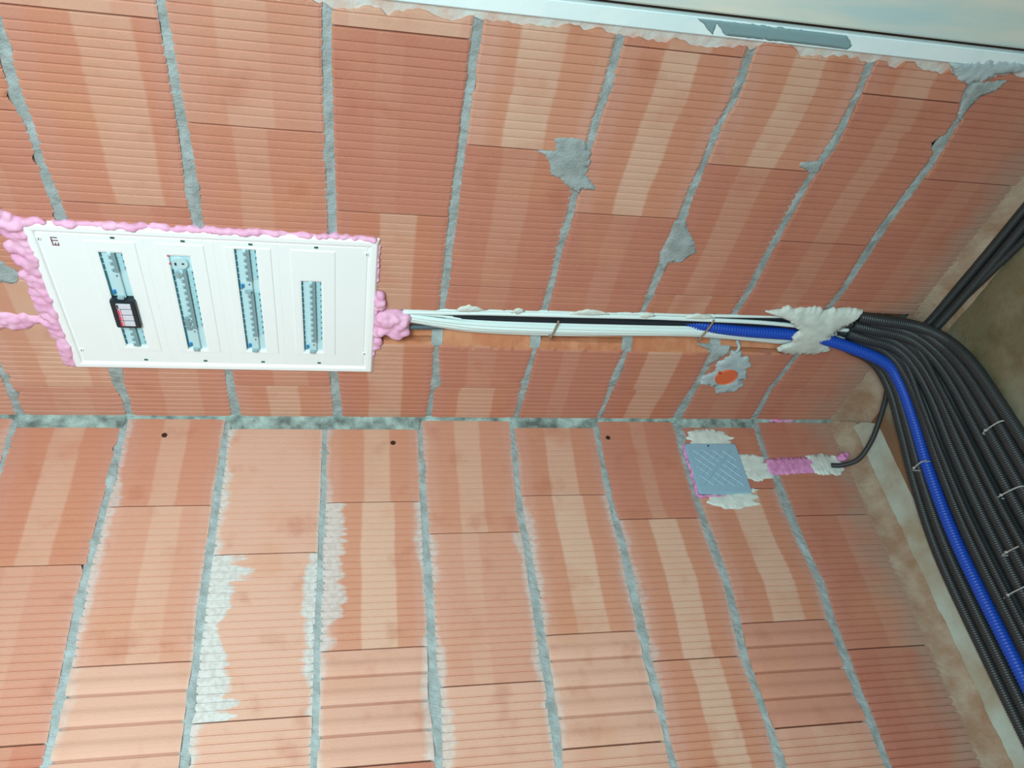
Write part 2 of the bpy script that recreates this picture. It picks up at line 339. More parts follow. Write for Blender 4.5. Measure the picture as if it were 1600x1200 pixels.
def build_block(W, a0, a1, zlo, zhi, wallA, kind, tint, band, wash, seed, tilt):
    cols = groove_profile(a0, a1, kind, wallA)
    if wallA:
        extra = [x for x in (0.285, 0.291, 0.297, 0.303, 0.309, 0.315, 0.321, 0.327, 0.333, 0.339, 0.37, 0.40, 0.415, 0.421, 0.427, 0.432, 0.436, 0.440, 0.444, 0.448, 0.452, 0.456, 0.460, 0.464) if a0+.003 < x < a1-.003]
        if extra:
            base = [c for c in cols if not (0.284 < c[0] < 0.465)]
            ins = [(x, None) for x in extra]
            cols = sorted(base+ins, key=lambda c: c[0])
    far = wallA and a1 > 1.06
    near_ch = wallA and a0 < 0.47 and a1 > 0.28
    rows = 48 if far else (26 if near_ch else 9)
    grid = []
    for i, (a, d0) in enumerate(cols):
        col = []
        l = zlo(a) + 0.0012*nz(a, seed, 1.0, 60) + 0.0009*nz(a, seed, 5.0, 300)
        h = zhi(a) + 0.0012*nz(a, seed, 2.0, 60) + 0.0009*nz(a, seed, 6.0, 300)
        # chipped arrises
        ch1 = nz(a, seed, 9.0, 16)
        if ch1 > 0.52: l += (ch1-0.52)*0.05
        ch2 = nz(a, seed, 12.0, 16)
        if ch2 > 0.52: h -= (ch2-0.52)*0.05
        for j in range(rows+1):
            t = j/rows
            # crowd rows near ends for the arris
            z = lerp(l, h, t)
            aa = a
            cut = 0.0
            dch = chase(a, z) if wallA else 0.0
            if d0 is None: d = dch
            else: d = d0 if dch == 0 else dch
            if dch < -0.001: cut = 1.0
            if far:
                e = edge_u(z)
                if aa > e: aa = e + (aa-e)*0.002; d = min(d, -0.0005)
                elif aa > e-0.004: cut = max(cut, 0.6)
            if j in (0, rows): d -= 0.0016
            d += 0.0006*nz(a, z+seed, 0, 12) + tilt*(a-a0)
            col.append(W.vert(aa, z, d, tint, band, (a-a0, t, cut, 1), wash))
        grid.append(col)
    nI = len(grid)
    for i in range(nI-1):
        for j in range(rows):
            q = (grid[i][j], grid[i+1][j], grid[i+1][j+1], grid[i][j+1])
            W.f.append(q if wallA is False else q[::-1]); W.mi.append(0)
    # skirts back into the wall
    ring = [grid[i][0] for i in range(nI)] + [grid[-1][j] for j in range(1, rows+1)] + [grid[i][rows] for i in range(nI-2, -1, -1)] + [grid[0][j] for j in range(rows-1, 0, -1)]
    back = []
    for r in ring:
        v = Vector(W.v[r]); 
        v += Vector((0, 0.03, 0)) if wallA else Vector((0.03, 0, 0))
        W.v.append(tuple(v)); W.tint.append(tint); W.band.append(band); W.loc.append(W.loc[r]); W.wash.append((0, 0, 0, 0)); back.append(len(W.v)-1)
    for i in range(len(ring)):
        j = (i+1) % len(ring)
        W.f.append((ring[i], back[i], back[j], ring[j])); W.mi.append(0)

def mortar_strip(W, tab, k, a0, a1, wallA):
    lo = joint_fn(tab, k, 1, 0); hi = joint_fn(tab, k, 2, 0)
    step = 0.005; n = int((a1-a0)/step); rows = 7; grid = []
    for i in range(n+1):
        a = lerp(a0, a1, i/n); l = lo(a)-0.007; h = hi(a)+0.007; col = []
        for j in range(rows+1):
            t = j/rows; z = lerp(l, h, t)
            d = -0.0034 + 0.0030*nz(a, z, k*3.3, 24) + 0.0016*nz(a, z, k+9.0, 90)
            lump = nz(a, k*7.7, 4.0, 9)
            if lump > 0.15: d += (lump-0.15)*0.010*math.sin(math.pi*t)
            if j in (0, rows): d -= 0.004
            if wallA:
                c = chase(a, z)
                if c < 0: d = c + 0.001 + 0.001*nz(a, z, 0, 90)
                e = edge_u(z)-0.002
                aa = min(a, e)
            else: aa = a
            col.append(W.vert(aa, z, d))
        grid.append(col)
    for i in range(n):
        for j in range(rows):
            q = (grid[i][j], grid[i+1][j], grid[i+1][j+1], grid[i][j+1])
            W.f.append(q if not wallA else q[::-1]); W.mi.append(1)

def make_wall(name, P, wallA, tab, heads, a_end, z_bot, z_top):
    if not wallA:
        for c in heads:
            cu_ = heads[c]['cuts']
            while cu_[-1]+.375 < a_end-.05: cu_.append(cu_[-1]+.375)
    W = WallMesh(P)
    rnd = random.Random(3 if wallA else 11)
    for c in range(min(heads), max(heads)+1):
        k0, k1 = c-1, c
        zlo = joint_fn(tab, k0, 2, z_bot); zhi = joint_fn(tab, k1, 1, z_top)
        spec = heads[c]
        start = spec['start']
        cuts = [start] + spec['cuts'] + [a_end]
        for b in range(len(cuts)-1):
            a0, a1 = cuts[b], cuts[b+1]
            if a1-a0 < 0.012: continue
            key = b
            kind = 'step' if b in spec.get('step', ()) else 'rib'
            tone = spec.get('tone', {}).get(b)
            if tone is None: tone = rnd.uniform(-0.4, 0.6)
            base = [interp([-1, 0, 1], q, tone) for q in ((.45, .53, .65), (.160, .225, .385), (.108, .155, .285))]
            tint = (base[0], base[1], base[2], 1)
            bd = spec.get('band', {}).get(b)
            if bd is None:
                cc = rnd.uniform(0.42, 0.58); w = rnd.uniform(0.16, 0.22)
                bd = (cc-w, cc+w, rnd.choice([0.25, 0.5, 0.75]) if not wallA else rnd.choice([0.15, 0.3, 0.6]))
            ws = spec.get('wash', {}).get(b, (0.03, 0.03, 0.5) if not wallA else (0.02, 0.02, 0.25))
            seed = c*13.7 + b*5.1 + (0 if wallA else 100)
            build_block(W, a0+0.0004, a1-0.0004, zlo, zhi, wallA, kind, tint, bd+(rnd.random(),), ws+(0,), seed, rnd.uniform(-0.003, 0.003))
    for k in tab:
        mortar_strip(W, tab, k, 0.0 if wallA else 0.0, min(a_end, edge_u(1.0)+0.05) if wallA else a_end, wallA)
    # body of the wall behind the blocks
    def quad(a0, a1, z0, z1, d, mi=1):
        i = [W.vert(a0, z0, d), W.vert(a1, z0, d), W.vert(a1, z1, d), W.vert(a0, z1, d)]
        W.f.append(tuple(i if not wallA else i[::-1])); W.mi.append(mi)
    zb, zt = FLOOR_Z, 2.45
    quad(-0.2 if wallA else -0.2, (1.14 if wallA else 2.6), zb, zt, -0.045); 
    quad(-0.2, (1.14 if wallA else 2.6), zb, zt, -0.24)
    # cheeks closing the thickness
    a_ = 1.14 if wallA else 2.6
    i = [W.vert(a_, zb, -0.045), W.vert(a_, zb, -0.24), W.vert(a_, zt, -0.24), W.vert(a_, zt, -0.045)]
    W.f.append(tuple(i)); W.mi.append(1)
    o = W.build(name, [M['clay'], M['mortar']]); o['kind'] = 'structure'
    return o
FLOOR_Z = -0.30
HEADS_A = {
 -2: dict(start=0.0, cuts=[.12, .50, .88]), -1: dict(start=0.0, cuts=[.31, .69, 1.07]),
 0: dict(start=0.0, cuts=[.12, .50, .88], tone={3: -.2}),
 1: dict(start=0.0, cuts=[.31, .689, 1.07], tone={2: .1, 3: .6, 0: .1}, band={2: (.42, .80, .5)}),
 2: dict(start=0.0, cuts=[.134, .505, .883], tone={3: .3, 2: 0.0, 1: -.1, 0: .2}, band={3: (.28, .62, .35), 2: (.3, .55, .3)}),
 3: dict(start=0.0, cuts=[.315, .704, 1.09], tone={2: -.35, 1: -.2, 3: .7, 0: -.3}, band={2: (.3, .5, .1), 3: (.1, .9, .5)}),
 4: dict(start=0.0, cuts=[.137, .508, .881], tone={3: .5, 2: -.3, 1: -.4}, band={3: (.27, .62, .85), 2: (.3, .6, .25), 1: (.3, .6, .2)}),
 5: dict(start=0.0, cuts=[.32, .735, 1.108], tone={2: .3, 1: -.4, 0: -.4}, band={2: (.33, .62, .85), 1: (.35, .6, .2), 0: (.3, .5, .2)}),
 6: dict(start=0.0, cuts=[.137, .507, .879], tone={3: .4, 2: -.4, 1: -.5, 0: -.5}, band={3: (.34, .62, .75), 2: (.3, .6, .35)}),
 7: dict(start=0.0, cuts=[.31, .69, 1.063], tone={2: -.3, 1: -.5, 3: .1, 0: -.5}, band={2: (.35, .6, .3), 1: (.35, .6, .2)}),
 8: dict(start=0.0, cuts=[.154, .51, .882], tone={0: -.5, 1: -.5, 2: -.6, 3: -.4}, band={2: (.35, .6, .15), 3: (.3, .6, .1)}),
}
HEADS_B = {
 -2: dict(start=0.004, cuts=[.27, .645, 1.02]),
 -1: dict(start=0.004, cuts=[.27, .645, 1.02], wash={0: (.0, .1, .5)}),
 0: dict(start=0.031, cuts=[.409, .79, 1.16], tone={0: .1, 1: .35, 2: -.4}, band={0: (.35, .65, .6), 1: (.3, .55, .25)}, wash={0: (.02, .03, .4)}),
 1: dict(start=0.002, cuts=[.262, .642, .89], step=(2,), tone={0: .2, 1: .6, 2: .9}, band={0: (.36, .62, .5), 1: (.42, .7, .45), 2: (0, 0, 0)}, wash={0: (.12, .06, .8), 1: (.08, .03, .8), 2: (.1, .02, .6)}),
 2: dict(start=0.034, cuts=[.395, .771, 1.15], tone={0: .9, 1: 1.0, 2: 1.0}, band={0: (0, 0, 0), 1: (0, 0, 0), 2: (0, 0, 0)}, wash={0: (.12, .02, .9), 1: (.38, .16, 1.0), 2: (.14, .03, .9)}),
 3: dict(start=0.034, cuts=[.26, .636, .8777], step=(2,), tone={0: .4, 1: .5, 2: .8}, band={0: (.38, .66, .7), 1: (.36, .70, .85), 2: (0, 0, 0)}, wash={0: (.10, .02, .7), 1: (.22, .10, .9), 2: (.10, .08, .8)}),
 4: dict(start=0.004, cuts=[.353, .729, 1.11], tone={0: .45, 1: .6, 2: .9}, band={0: (.34, .62, .6), 1: (.32, .5, .3), 2: (0, 0, 0)}, wash={0: (.06, .03, .6), 1: (.12, .12, .8), 2: (.12, .04, .8)}),
 5: dict(start=0.027, cuts=[.2477, .625, .8765], step=(2,), tone={0: .3, 1: .5, 2: .9, 3: .9}, band={0: (.34, .66, .7), 1: (.33, .68, .95), 2: (0, 0, 0)}, wash={0: (.05, .03, .6), 1: (.10, .06, .8), 2: (.06, .04, .7)}),
 6: dict(start=0.004, cuts=[.324, .70, 1.08], tone={0: -.1, 1: .4, 2: .4}, band={0: (.40, .58, .35), 1: (.34, .68, .95), 2: (.38, .72, .95)}, wash={0: (.03, .03, .5), 1: (.10, .04, .7), 2: (.06, .03, .6)}),
 7: dict(start=0.024, cuts=[.235, .6203, .8687], step=(2,), tone={0: -.5, 1: .3, 2: .2, 3: .7}, band={0: (.3, .6, .2), 1: (.36, .72, .95), 2: (0, 0, 0)}, wash={0: (.02, .02, .4), 1: (.04, .05, .6), 2: (.02, .02, .3)}),
 8: dict(start=0.004, cuts=[.324, .70, 1.08], tone={0: -.5, 1: -.3, 2: -.7}, band={0: (.35, .6, .1), 1: (.5, .95, .25), 2: (.3, .6, .1)}),
}
TOP_Z = 2.332
for tab in (JA, JB):      # two further courses below the frame
    tab.setdefault(-1, [(0, .073, .088)])
    tab[-2] = [(0, -.182, -.168), (1, -.182, -.168)]
make_wall('wall_left', PA, True, JA, HEADS_A, 1.16, FLOOR_Z, TOP_Z)
make_wall('wall_right', PB, False, JB, HEADS_B, 2.2, FLOOR_Z, TOP_Z)

# vertical mortar filling of the corner, wider where the end block is held back
def corner_fill():
    vs_, fs = [], []
    zs = [FLOOR_Z + i*0.006 for i in range(int((2.34-FLOOR_Z)/0.006)+1)]
    wide = [(-1, .0745, .32, .031), (1, .576, 1.07, .033), (1, 1.33, 1.572, .026), (1, 1.825, 2.07, .024)]
    prev = None
    for z in zs:
        w = 0.004
        for _, z0, z1, ww in wide:
            if z0 <= z <= z1: w = ww
        if .575 < z < .582: w = .012
        # across: from wall_left face (a=0.. in x) to wall_right (v=w)
        dd = 0.0015*nz(z, 1.0, 0, 60); e = 0.002*nz(z, 3.0, 0, 90)
        row = [(-0.009-e, 0.004, z), (-0.006-e, -0.0022+dd*.5, z), (-0.0035, -w*0.35, z), (-0.0025+dd, -w*0.6, z), (-0.0015+dd, -w-0.001+e, z), (0.004, -w-0.004+e, z)]
        i0 = len(vs_); vs_ += row
        if prev is not None:
            for j in range(5): fs.append((prev+j, prev+j+1, i0+j+1, i0+j))
        prev = i0
    o = mesh('trim_1', vs_, fs, M['mortar_corner']); o['kind'] = 'structure'
corner_fill()

# ------------------------------------------------------------------ ceiling, coves, floor, trims at the far left end
CZ = 2.392
bm = bmesh.new()
nx, ny = 40, 40
g = [[bm.verts.new((-i*2.8/nx, 0.24-j*3.0/ny, CZ + 0.003*nz(i*.3, j*.3, 0, 1))) for j in range(ny+1)] for i in range(nx+1)]
for i in range(nx):
    for j in range(ny): bm.faces.new((g[i][j], g[i+1][j], g[i+1][j+1], g[i][j+1]))
ext = bmesh.ops.extrude_face_region(bm, geom=bm.faces[:])
for v in ext['geom']:
    if isinstance(v, bmesh.types.BMVert): v.co.z += 0.2
c = from_bm('ceiling', bm, M['ceiling']); c['kind'] = 'structure'

def sweep_strip(name, P, a0, a1, prof, m, amp=0.003, endcorner=True, seed=0, step=0.008):
    vs_, fs = [], []; n = int((a1-a0)/step)
    for i in range(n+1):
        a = lerp(a0, a1, i/n)
        for k, (d, z) in enumerate(prof):
            r = amp*(nz(a, k*.35, seed, 22) + 0.5*nz(a, k*.8, seed+5, 70))
            if k == 0: rr = 0.004*nz(a, 0.2, seed, 14)+0.004*nz(a, 0.9, seed, 60)
            else: rr = 0
            aa = max(a, d*0.8) if a < 0.15 else a      # mitre at the corner
            vs_.append(P(aa, z + r*0.7 + rr, d + (r if 0 < k < len(prof)-1 else 0)))
    K = len(prof)
    for i in range(n):
        for k in range(K-1):
            q = (i*K+k, (i+1)*K+k, (i+1)*K+k+1, i*K+k+1); fs.append(q)
    o = mesh(name, vs_, fs, m, smooth=True); o['kind'] = 'structure'; return o
sweep_strip('trim_2', PA, 0.0, 1.3, [(-0.004, 2.318), (0.002, 2.332), (0.008, 2.345), (0.020, 2.366), (0.036, 2.382), (0.055, 2.390), (0.07, 2.396)], M['cove'], seed=1)
sweep_strip('trim_3', PB, 0.0, 1.9, [(-0.004, 2.312), (0.002, 2.330), (0.008, 2.340), (0.018, 2.352), (0.032, 2.362), (0.045, 2.368), (0.052, 2.371)], M['cove'], amp=0.004, seed=2)
sweep_strip('trim_4', PB, 0.05, 1.9, [(0.044, 2.362), (0.052, 2.370), (0.065, 2.377), (0.085, 2.384), (0.098, 2.389), (0.11, 2.397)], M['cove_grey'], amp=0.003, seed=3)

bm = bmesh.new()
bmesh.ops.create_cube(bm, size=1, matrix=Matrix.Translation((-1.4, -1.3, FLOOR_Z-0.05)) @ Matrix.Diagonal((3.4, 3.4, 0.1, 1)))
f = from_bm('floor', bm, mat('screed_floor', srgb(170, 168, 160), 0.9, 0.5, 60, var=0.2, vscale=5)); f['kind'] = 'structure'

# plaster margin between blockwork and the painted trim
vs_, fs = [], []
nzr = 420
for i in range(nzr+1):
    z = FLOOR_Z + (2.40-FLOOR_Z)*i/nzr
    e = edge_u(z)
    for k, u in enumerate((e-0.02, e-0.002, e+0.004, (e+1.15)/2, 1.150, 1.165)):
        d = -0.0045 + 0.0012*nz(z, u, 0, 60)
        vs_.append(PA(u, z, d if k > 0 else -0.01))
    if i:
        for k in range(5): fs.append(((i-1)*6+k, i*6+k, i*6+k+1, (i-1)*6+k+1))
o = mesh('trim_5', vs_, fs, M['render_pink']); o['kind'] = 'structure'
def box_obj(name, u0, u1, z0, z1, d0, d1, m, bev=0.002, P=PA, parent=None):
    bm = bmesh.new()
    vv = [P(u, z, d) for u in (u0, u1) for z in (z0, z1) for d in (d0, d1)]
    b = [bm.verts.new(v) for v in vv]
    for q in ((0, 1, 3, 2), (4, 6, 7, 5), (0, 4, 5, 1), (2, 3, 7, 6), (0, 2, 6, 4), (1, 5, 7, 3)): bm.faces.new([b[i] for i in q])
    if bev: bmesh.ops.bevel(bm, geom=bm.edges[:], offset=bev, segments=2, affect='EDGES')
    return from_bm(name, bm, m, parent)
o = box_obj('trim_6', 1.143, 1.1745, FLOOR_Z, CZ, -0.05, 0.002, M['trim_white']); o['kind'] = 'structure'
o = box_obj('gap_shade_fill', 1.174, 1.186, FLOOR_Z, CZ, -0.06, -0.012, M['hole'], 0); o['kind'] = 'structure'  # dark filler in the open gap; its shade is put into the colour
o = box_obj('trim_8', 1.184, 1.46, FLOOR_Z, CZ, -0.06, 0.004, M['board'], 0.004); o['kind'] = 'structure'

# ------------------------------------------------------------------ irregular patches spread on the walls
def patch(name, pts, P, m, h=0.002, rag=0.0, parent=None, dbase=0.0, res=0.004, seed=0, ragdir=None, lump=0.0005):
    """thin domed layer following a polygon on a wall, with ragged edges"""
    xs = [p[0] for p in pts]; zs = [p[1] for p in pts]
    # densify the outline and roughen it
    out = []
    n = len(pts)
    for i in range(n):
        a, b = pts[i], pts[(i+1) % n]
        L = math.hypot(b[0]-a[0], b[1]-a[1]); k = max(1, int(L/res))
        for j in range(k):
            t = j/k; x, z = lerp(a[0], b[0], t), lerp(a[1], b[1], t)
            r = rag*(nz(x, z, seed, 90) + 0.8*nz(x, z, seed+4, 260))
            cx, cz = sum(xs)/n, sum(zs)/n
            dx, dz = x-cx, z-cz; l = math.hypot(dx, dz)+1e-6
            if ragdir == 'z': x2, z2 = x + r*0.25*dx/l, z + (1 if dz > 0 else -1)*rag*2.6*(nz(x, 0.3, seed + (3 if dz > 0 else 0), 95) + .5*nz(x, .9, seed, 240))*min(1, abs(dz)/.03)
            else: x2, z2 = x + r*dx/l, z + r*dz/l
            out.append((x2, z2))
    bm = bmesh.new()
    vs0 = [bm.verts.new((x, z, 0)) for x, z in out]
    es = [bm.edges.new((vs0[i], vs0[(i+1) % len(vs0)])) for i in range(len(vs0))]
    bmesh.ops.triangle_fill(bm, use_beauty=True, edges=es)
    inner = 2
    for _ in range(inner):
        bmesh.ops.subdivide_edges(bm, edges=[e for e in bm.edges if e.calc_length() > res*1.6], cuts=1, use_grid_fill=False)
        bmesh.ops.triangulate(bm, faces=[f for f in bm.faces if len(f.verts) > 3])
    bmesh.ops.triangulate(bm, faces=bm.faces[:])
    bm.normal_update()
    bound = set(v for e in bm.edges if e.is_boundary for v in e.verts)
    bedges = [e for e in bm.edges if e.is_boundary]
    bv = [(v.co.x, v.co.y) for v in bound]
    for v in bm.verts:
        x, z = v.co.x, v.co.y
        if v in bound: t = 0.0
        else:
            dmin = min((x-a)**2 + (z-b)**2 for a, b in bv)**0.5
            t = min(1.0, dmin/0.006); t = t*(2-t)
        d = dbase + 0.0006 + h*t + lump*nz(x, z, seed, 120) + lump*2*nz(x, z, seed+2, 35)*t
        v.co = P(x, z, d)
    # skirt
    ext = bmesh.ops.extrude_edge_only(bm, edges=[e for e in bm.edges if e.is_boundary])
    for v in ext['geom']:
        if isinstance(v, bmesh.types.BMVert): v.co += P(0, 0, -0.006) - P(0, 0, 0)
    bmesh.ops.recalc_face_normals(bm, faces=bm.faces)
    return from_bm(name, bm, m, parent, smooth=True)

PATCH_1 = [(0.9097, 1.2592), (0.9139, 1.2663), (0.9158, 1.3076), (0.9098, 1.3219), (0.8904, 1.33), (0.8837, 1.3383), (0.85, 1.3434), (0.8342, 1.3406), (0.8046, 1.3685), (0.7964, 1.3672), (0.7983, 1.3392), (0.786, 1.3387), (0.793, 1.3234), (0.8074, 1.303), (0.8222, 1.2897), (0.8284, 1.27), (0.8472, 1.2644), (0.8723, 1.2494), (0.88, 1.2317), (0.883, 1.2666), (0.8993, 1.2647)]
PATCH_2 = [(0.7306, 1.5679), (0.7324, 1.5933), (0.7064, 1.6083), (0.671, 1.6364), (0.6432, 1.6505), (0.6274, 1.6327), (0.612, 1.6224), (0.6103, 1.5954), (0.5801, 1.5937), (0.6089, 1.5724), (0.6426, 1.5653), (0.6853, 1.5701)]
PATCH_3 = [(0.9011, 1.789), (0.9073, 1.8393), (0.8792, 1.8388), (0.8777, 1.8209), (0.8849, 1.8099), (0.8914, 1.7919)]
PATCH_4 = [(1.1082, 2.0646), (1.1214, 2.1278), (1.0962, 2.1171), (1.0834, 2.0932), (1.0541, 2.0843), (1.025, 2.0857), (1.0382, 2.0692), (1.0665, 2.0646), (1.0941, 2.0601)]
PATCH_5 = [(0.5303, 0.1495), (0.529, 0.1839), (0.4953, 0.211), (0.4653, 0.1955), (0.4672, 0.1302)]
PATCH_6 = [(0.322, 1.775), (0.318, 1.871), (0.3014, 1.8722), (0.2798, 1.8531), (0.2471, 1.8285), (0.3047, 1.8194)]
PRIMER = [(1.1716, 1.4594), (1.1578, 1.4801), (1.1462, 1.4966), (1.1665, 1.4961), (1.1476, 1.5205), (1.1476, 1.6806), (1.1465, 1.763), (1.1552, 1.7665), (1.172, 1.7491), (1.1725, 1.591)]
BLOB = [(1.1426, 1.9839), (1.1259, 1.9995), (1.11, 2.0274), (1.1039, 2.0488), (1.1115, 2.0696), (1.1287, 2.0933), (1.1366, 2.131), (1.1436, 2.1475), (1.1589, 2.1414), (1.1601, 2.0774)]
tag(patch('primer_patch', PRIMER, lambda u, z, d=0: PA(u, z, d+.0015), M['trim_grey'], .0003, .003, seed=71, lump=0.0001), 'grey unpainted area on the white trim at the top of the picture', 'paint')
tag(patch('cement_blob', BLOB, lambda u, z, d=0: PA(u, z, d-.001), M['cement'], .005, .006, seed=72, lump=.001), 'pale cement blob hanging from the white trim beside the ceiling', 'cement')
for pts, lab, sd in ((PATCH_1, 'large grey mortar smear on the left wall bed joint, widest one above the cables', 1), (PATCH_2, 'grey mortar smear bulging right of the joint near the middle of the left wall', 2), (PATCH_3, 'small triangle of mortar in a chipped block corner', 3),
                     (PATCH_4, 'dark mortar smear just under the white trim near the ceiling', 4), (PATCH_5, 'mortar smear at the picture edge beside the pink foam', 5)):
    tag(patch('mortar_patch', pts, PA, M['mortar'], 0.0016, 0.004, seed=sd), lab, 'mortar')

# ------------------------------------------------------------------ distribution board
def board():
    root = thing('distribution_board', 'large white flush electrical distribution board with four rows of breakers in pink foam', 'electrical panel', loc=PA(0.42, 0.25, 0))
    inv = -root.location
    U0, U1, Z0, Z1 = 0.207, 0.636, 0.2525, 0.9345
    D = 0.010
    def rbox(name, u0, u1, z0, z1, d0, d1, m, parent, bev=0.001):
        o = box_obj(name, u0, u1, z0, z1, d0, d1, m, bev, PA, None)
        for v in o.data.vertices: v.co += inv
        o.parent = parent
        return o
    # frame : sloping outer lip, flat rim, inner step
    prof = [(-0.004, -0.002), (0.0, D-0.003), (0.003, D), (0.012, D), (0.0155, D-0.001), (0.019, 0.005), (0.026, 0.005)]   # (inset, depth)
    bm = bmesh.new(); rings = []
    for ins, d in prof:
        rings.append([bm.verts.new(PA(u, z, d)+inv) for u, z in ((U0+ins, Z0+ins), (U1-ins, Z0+ins), (U1-ins, Z1-ins), (U0+ins, Z1-ins))])
    for a, b in zip(rings, rings[1:]):
        for i in range(4): bm.faces.new((a[i], a[(i+1) % 4], b[(i+1) % 4], b[i]))
    from_bm('frame', bm, M['white_metal'], root)
    # four cover plates divided by seams, each with an embossed field and a slot
    seams = [Z0+0.022, 0.468, 0.602, 0.729, Z1-0.022]
    rows = [dict(u=(0.2845, 0.571), z=(0.3765, 0.4215)), dict(u=(0.277, 0.570), z=(0.5097, 0.5525)), dict(u=(0.278, 0.596), z=(0.6407, 0.6845)), dict(u=(0.278, 0.512), z=(0.7728, 0.8162))]
    for i in range(4):
        z0, z1 = seams[i], seams[i+1]
        u0, u1 = U0+0.021, U1-0.021
        r = rows[i]; (a0, a1), (b0, b1) = r['u'], r['z']
        # plate with a hole, embossed border around it
        bm = bmesh.new()
        emb0, emb1 = max(u0+.012, 0.268), min(u1-0.012, 0.602)
        e0, e1 = b0-0.020, min(b1+0.030, z1-0.006)
        loops = [((u0, z0), (u1, z1), -0.001), ((u0, z0), (u1, z1), 0.0062), ((u0+.0007, z0+.0007), (u1-.0007, z1-.0007), 0.007),
                 ((emb0, e0), (emb1, e1), 0.007), ((emb0+.002, e0+.002), (emb1-.002, e1-.002), 0.0085),
                 ((a0-.004, b0-.004), (a1+.004, b1+.004), 0.0085), ((a0, b0), (a1, b1), 0.0075), ((a0, b0), (a1, b1), -0.012)]
        rg = []
        for (p, q, d) in loops:
            rg.append([bm.verts.new(PA(u, z, d)+inv) for u, z in ((p[0], p[1]), (q[0], p[1]), (q[0], q[1]), (p[0], q[1]))])
        for a, b in zip(rg, rg[1:]):
            for k in range(4): bm.faces.new((a[k], a[(k+1) % 4], b[(k+1) % 4], b[k]))
        cp = from_bm('cover_plate', bm, M['white_metal2'], root)
        zc = (z0+z1)/2
        for uu in (u0+0.010, u1-0.004):
            rbox('plate_catch', uu-0.002, uu+0.0018, (b0+b1)/2+.012-0.004, (b0+b1)/2+.012+0.004, 0.006, 0.0092, M['screw'], cp, 0.0004)
    for u, z in ((0.601, 0.2755), (0.600, 0.911), (0.2694, 0.279), (0.278, 0.914)):
        bm = bmesh.new()
        bmesh.ops.create_cone(bm, cap_ends=True, segments=20, radius1=0.0042, radius2=0.0036, depth=0.003, matrix=Matrix.Translation(PA(u, z, 0.0085)+inv) @ Matrix.Rotation(math.pi/2, 4, 'X'))
        s = from_bm('screw', bm, M['white_metal'], root)
        rbox('screw_slot', u-0.0030, u+0.0030, z-0.0008, z+0.0008, 0.0095, 0.0104, M['screw'], s, 0)
    # breakers
    def breaker(u0, u1, z0, z1, kind='mcb', d=0.006):
        """one device on the rail; u across the module, z along its height"""
        b = rbox('circuit_breaker', u0+0.0002, u1-0.0002, z0-0.004, z1+0.004, -0.02, d-0.004, M['device'], root, 0.0006)
        H = z1-z0
        rbox('terminal', u0+0.002, u1-0.002, z0+0.0005, z0+0.0035, d-0.0045, d-0.0025, M['teal'], b, 0)
        if kind in ('mcb', 'mcb_last'):
            rbox('nose', u0+0.0003, u1-0.0003, z0+H*.36, z0+H*.63, d-0.005, d+0.004, M['device'], b, 0.0008)
            rbox('lever_recess', u0, u1, z0+H*.52, z0+H*.68, d-0.001, d+0.0043, M['grey_band'], b, 0)
            uc = (u0+u1)/2
            rbox('toggle', uc-0.0038, uc+0.0038, z0+H*.40, z0+H*.50, d+0.002, d+0.0085, M['toggle'], b, 0.001)
            rbox('label_strip', u0+0.0012, u1-0.0012, z0+H*.72, z0+H*.93, d-0.0045, d-0.002, M['label'], b, 0.0003)
            rbox('status_mark', uc-.0015, uc+.001, z1-0.004, z1-0.0015, d-0.0045, d-0.0018, M['teal'], b, 0)
        elif kind == 'rcd':
            rbox('nose', u0+0.0005, u1-0.0005, z0+H*.3, z0+H*.66, d-0.005, d+0.003, M['device'], b, 0.001)
            rbox('test_button', u0+0.010, u0+0.019, z0+H*.12, z0+H*.26, d-0.005, d+0.001, M['bluebtn'], b, 0.001)
            rbox('lever', u0+0.001, u0+0.009, z0+H*.30, z0+H*.60, d, d+0.010, M['toggle'], b, 0.0015)
            rbox('mark', u1-0.012, u1-0.008, z0+H*.5, z0+H*.56, d, d+0.0035, M['black_plastic'], b, 0)
            rbox('mark', u0+0.006, u0+0.0085, z0+H*.12, z0+H*.16, d-0.004, d-0.001, M['black_plastic'], b, 0)
        elif kind == 'blank':
            rbox('label_strip', u0+0.0012, u1-0.0012, z0+H*.72, z0+H*.93, d-0.0045, d-0.002, M['label'], b, 0.0003)
    # row 1 : three-lever switch, RCD, black arrester, four small breakers
    z0, z1 = rows[0]['z']
    mod = 0.0178
    def run(u_hi, n, z0, z1, kind='mcb'):
        for k in range(n): breaker(u_hi-(k+1)*mod, u_hi-k*mod, z0, z1, kind)
        return u_hi-n*mod
    u = run(0.571, 3, z0, z1)
    breaker(u-0.077+.001, u, z0, z1, 'rcd'); u -= 0.077
    # arrester block standing proud of the cover
    a1, a0 = 0.4405, 0.357
    ar = rbox('surge_arrester', a0, a1, z0-0.0035, z1+0.002, -0.012, 0.019, M['black_plastic'], root, 0.002)
    mw = (a1-a0-0.012)/4
    for k in range(4):
        m1 = a1-0.006-k*mw; m0 = m1-mw+0.0034
        c_ = rbox('arrester_module', m0, m1, z0+0.0085, z1-0.0075, 0.016, 0.0215, M['arrester'], ar, 0.0008)
        if k: 
            rbox('red_window', m0+.0006, m1-.0006, z0+0.0085, z0+0.0125, 0.019, 0.0222, M['red'], c_, 0)
            rbox('red_line', m0, m1, z0+0.0145, z0+0.0158, 0.019, 0.0220, M['red'], c_, 0)
        else: rbox('window', m0+.003, m1-.001, z0+0.0095, z0+0.0125, 0.019, 0.0222, M['black_plastic'], c_, 0)
    u = 0.357
    for k in range(4): breaker(u-(k+1)*mod, u-k*mod, z0, z1, 'mcb')
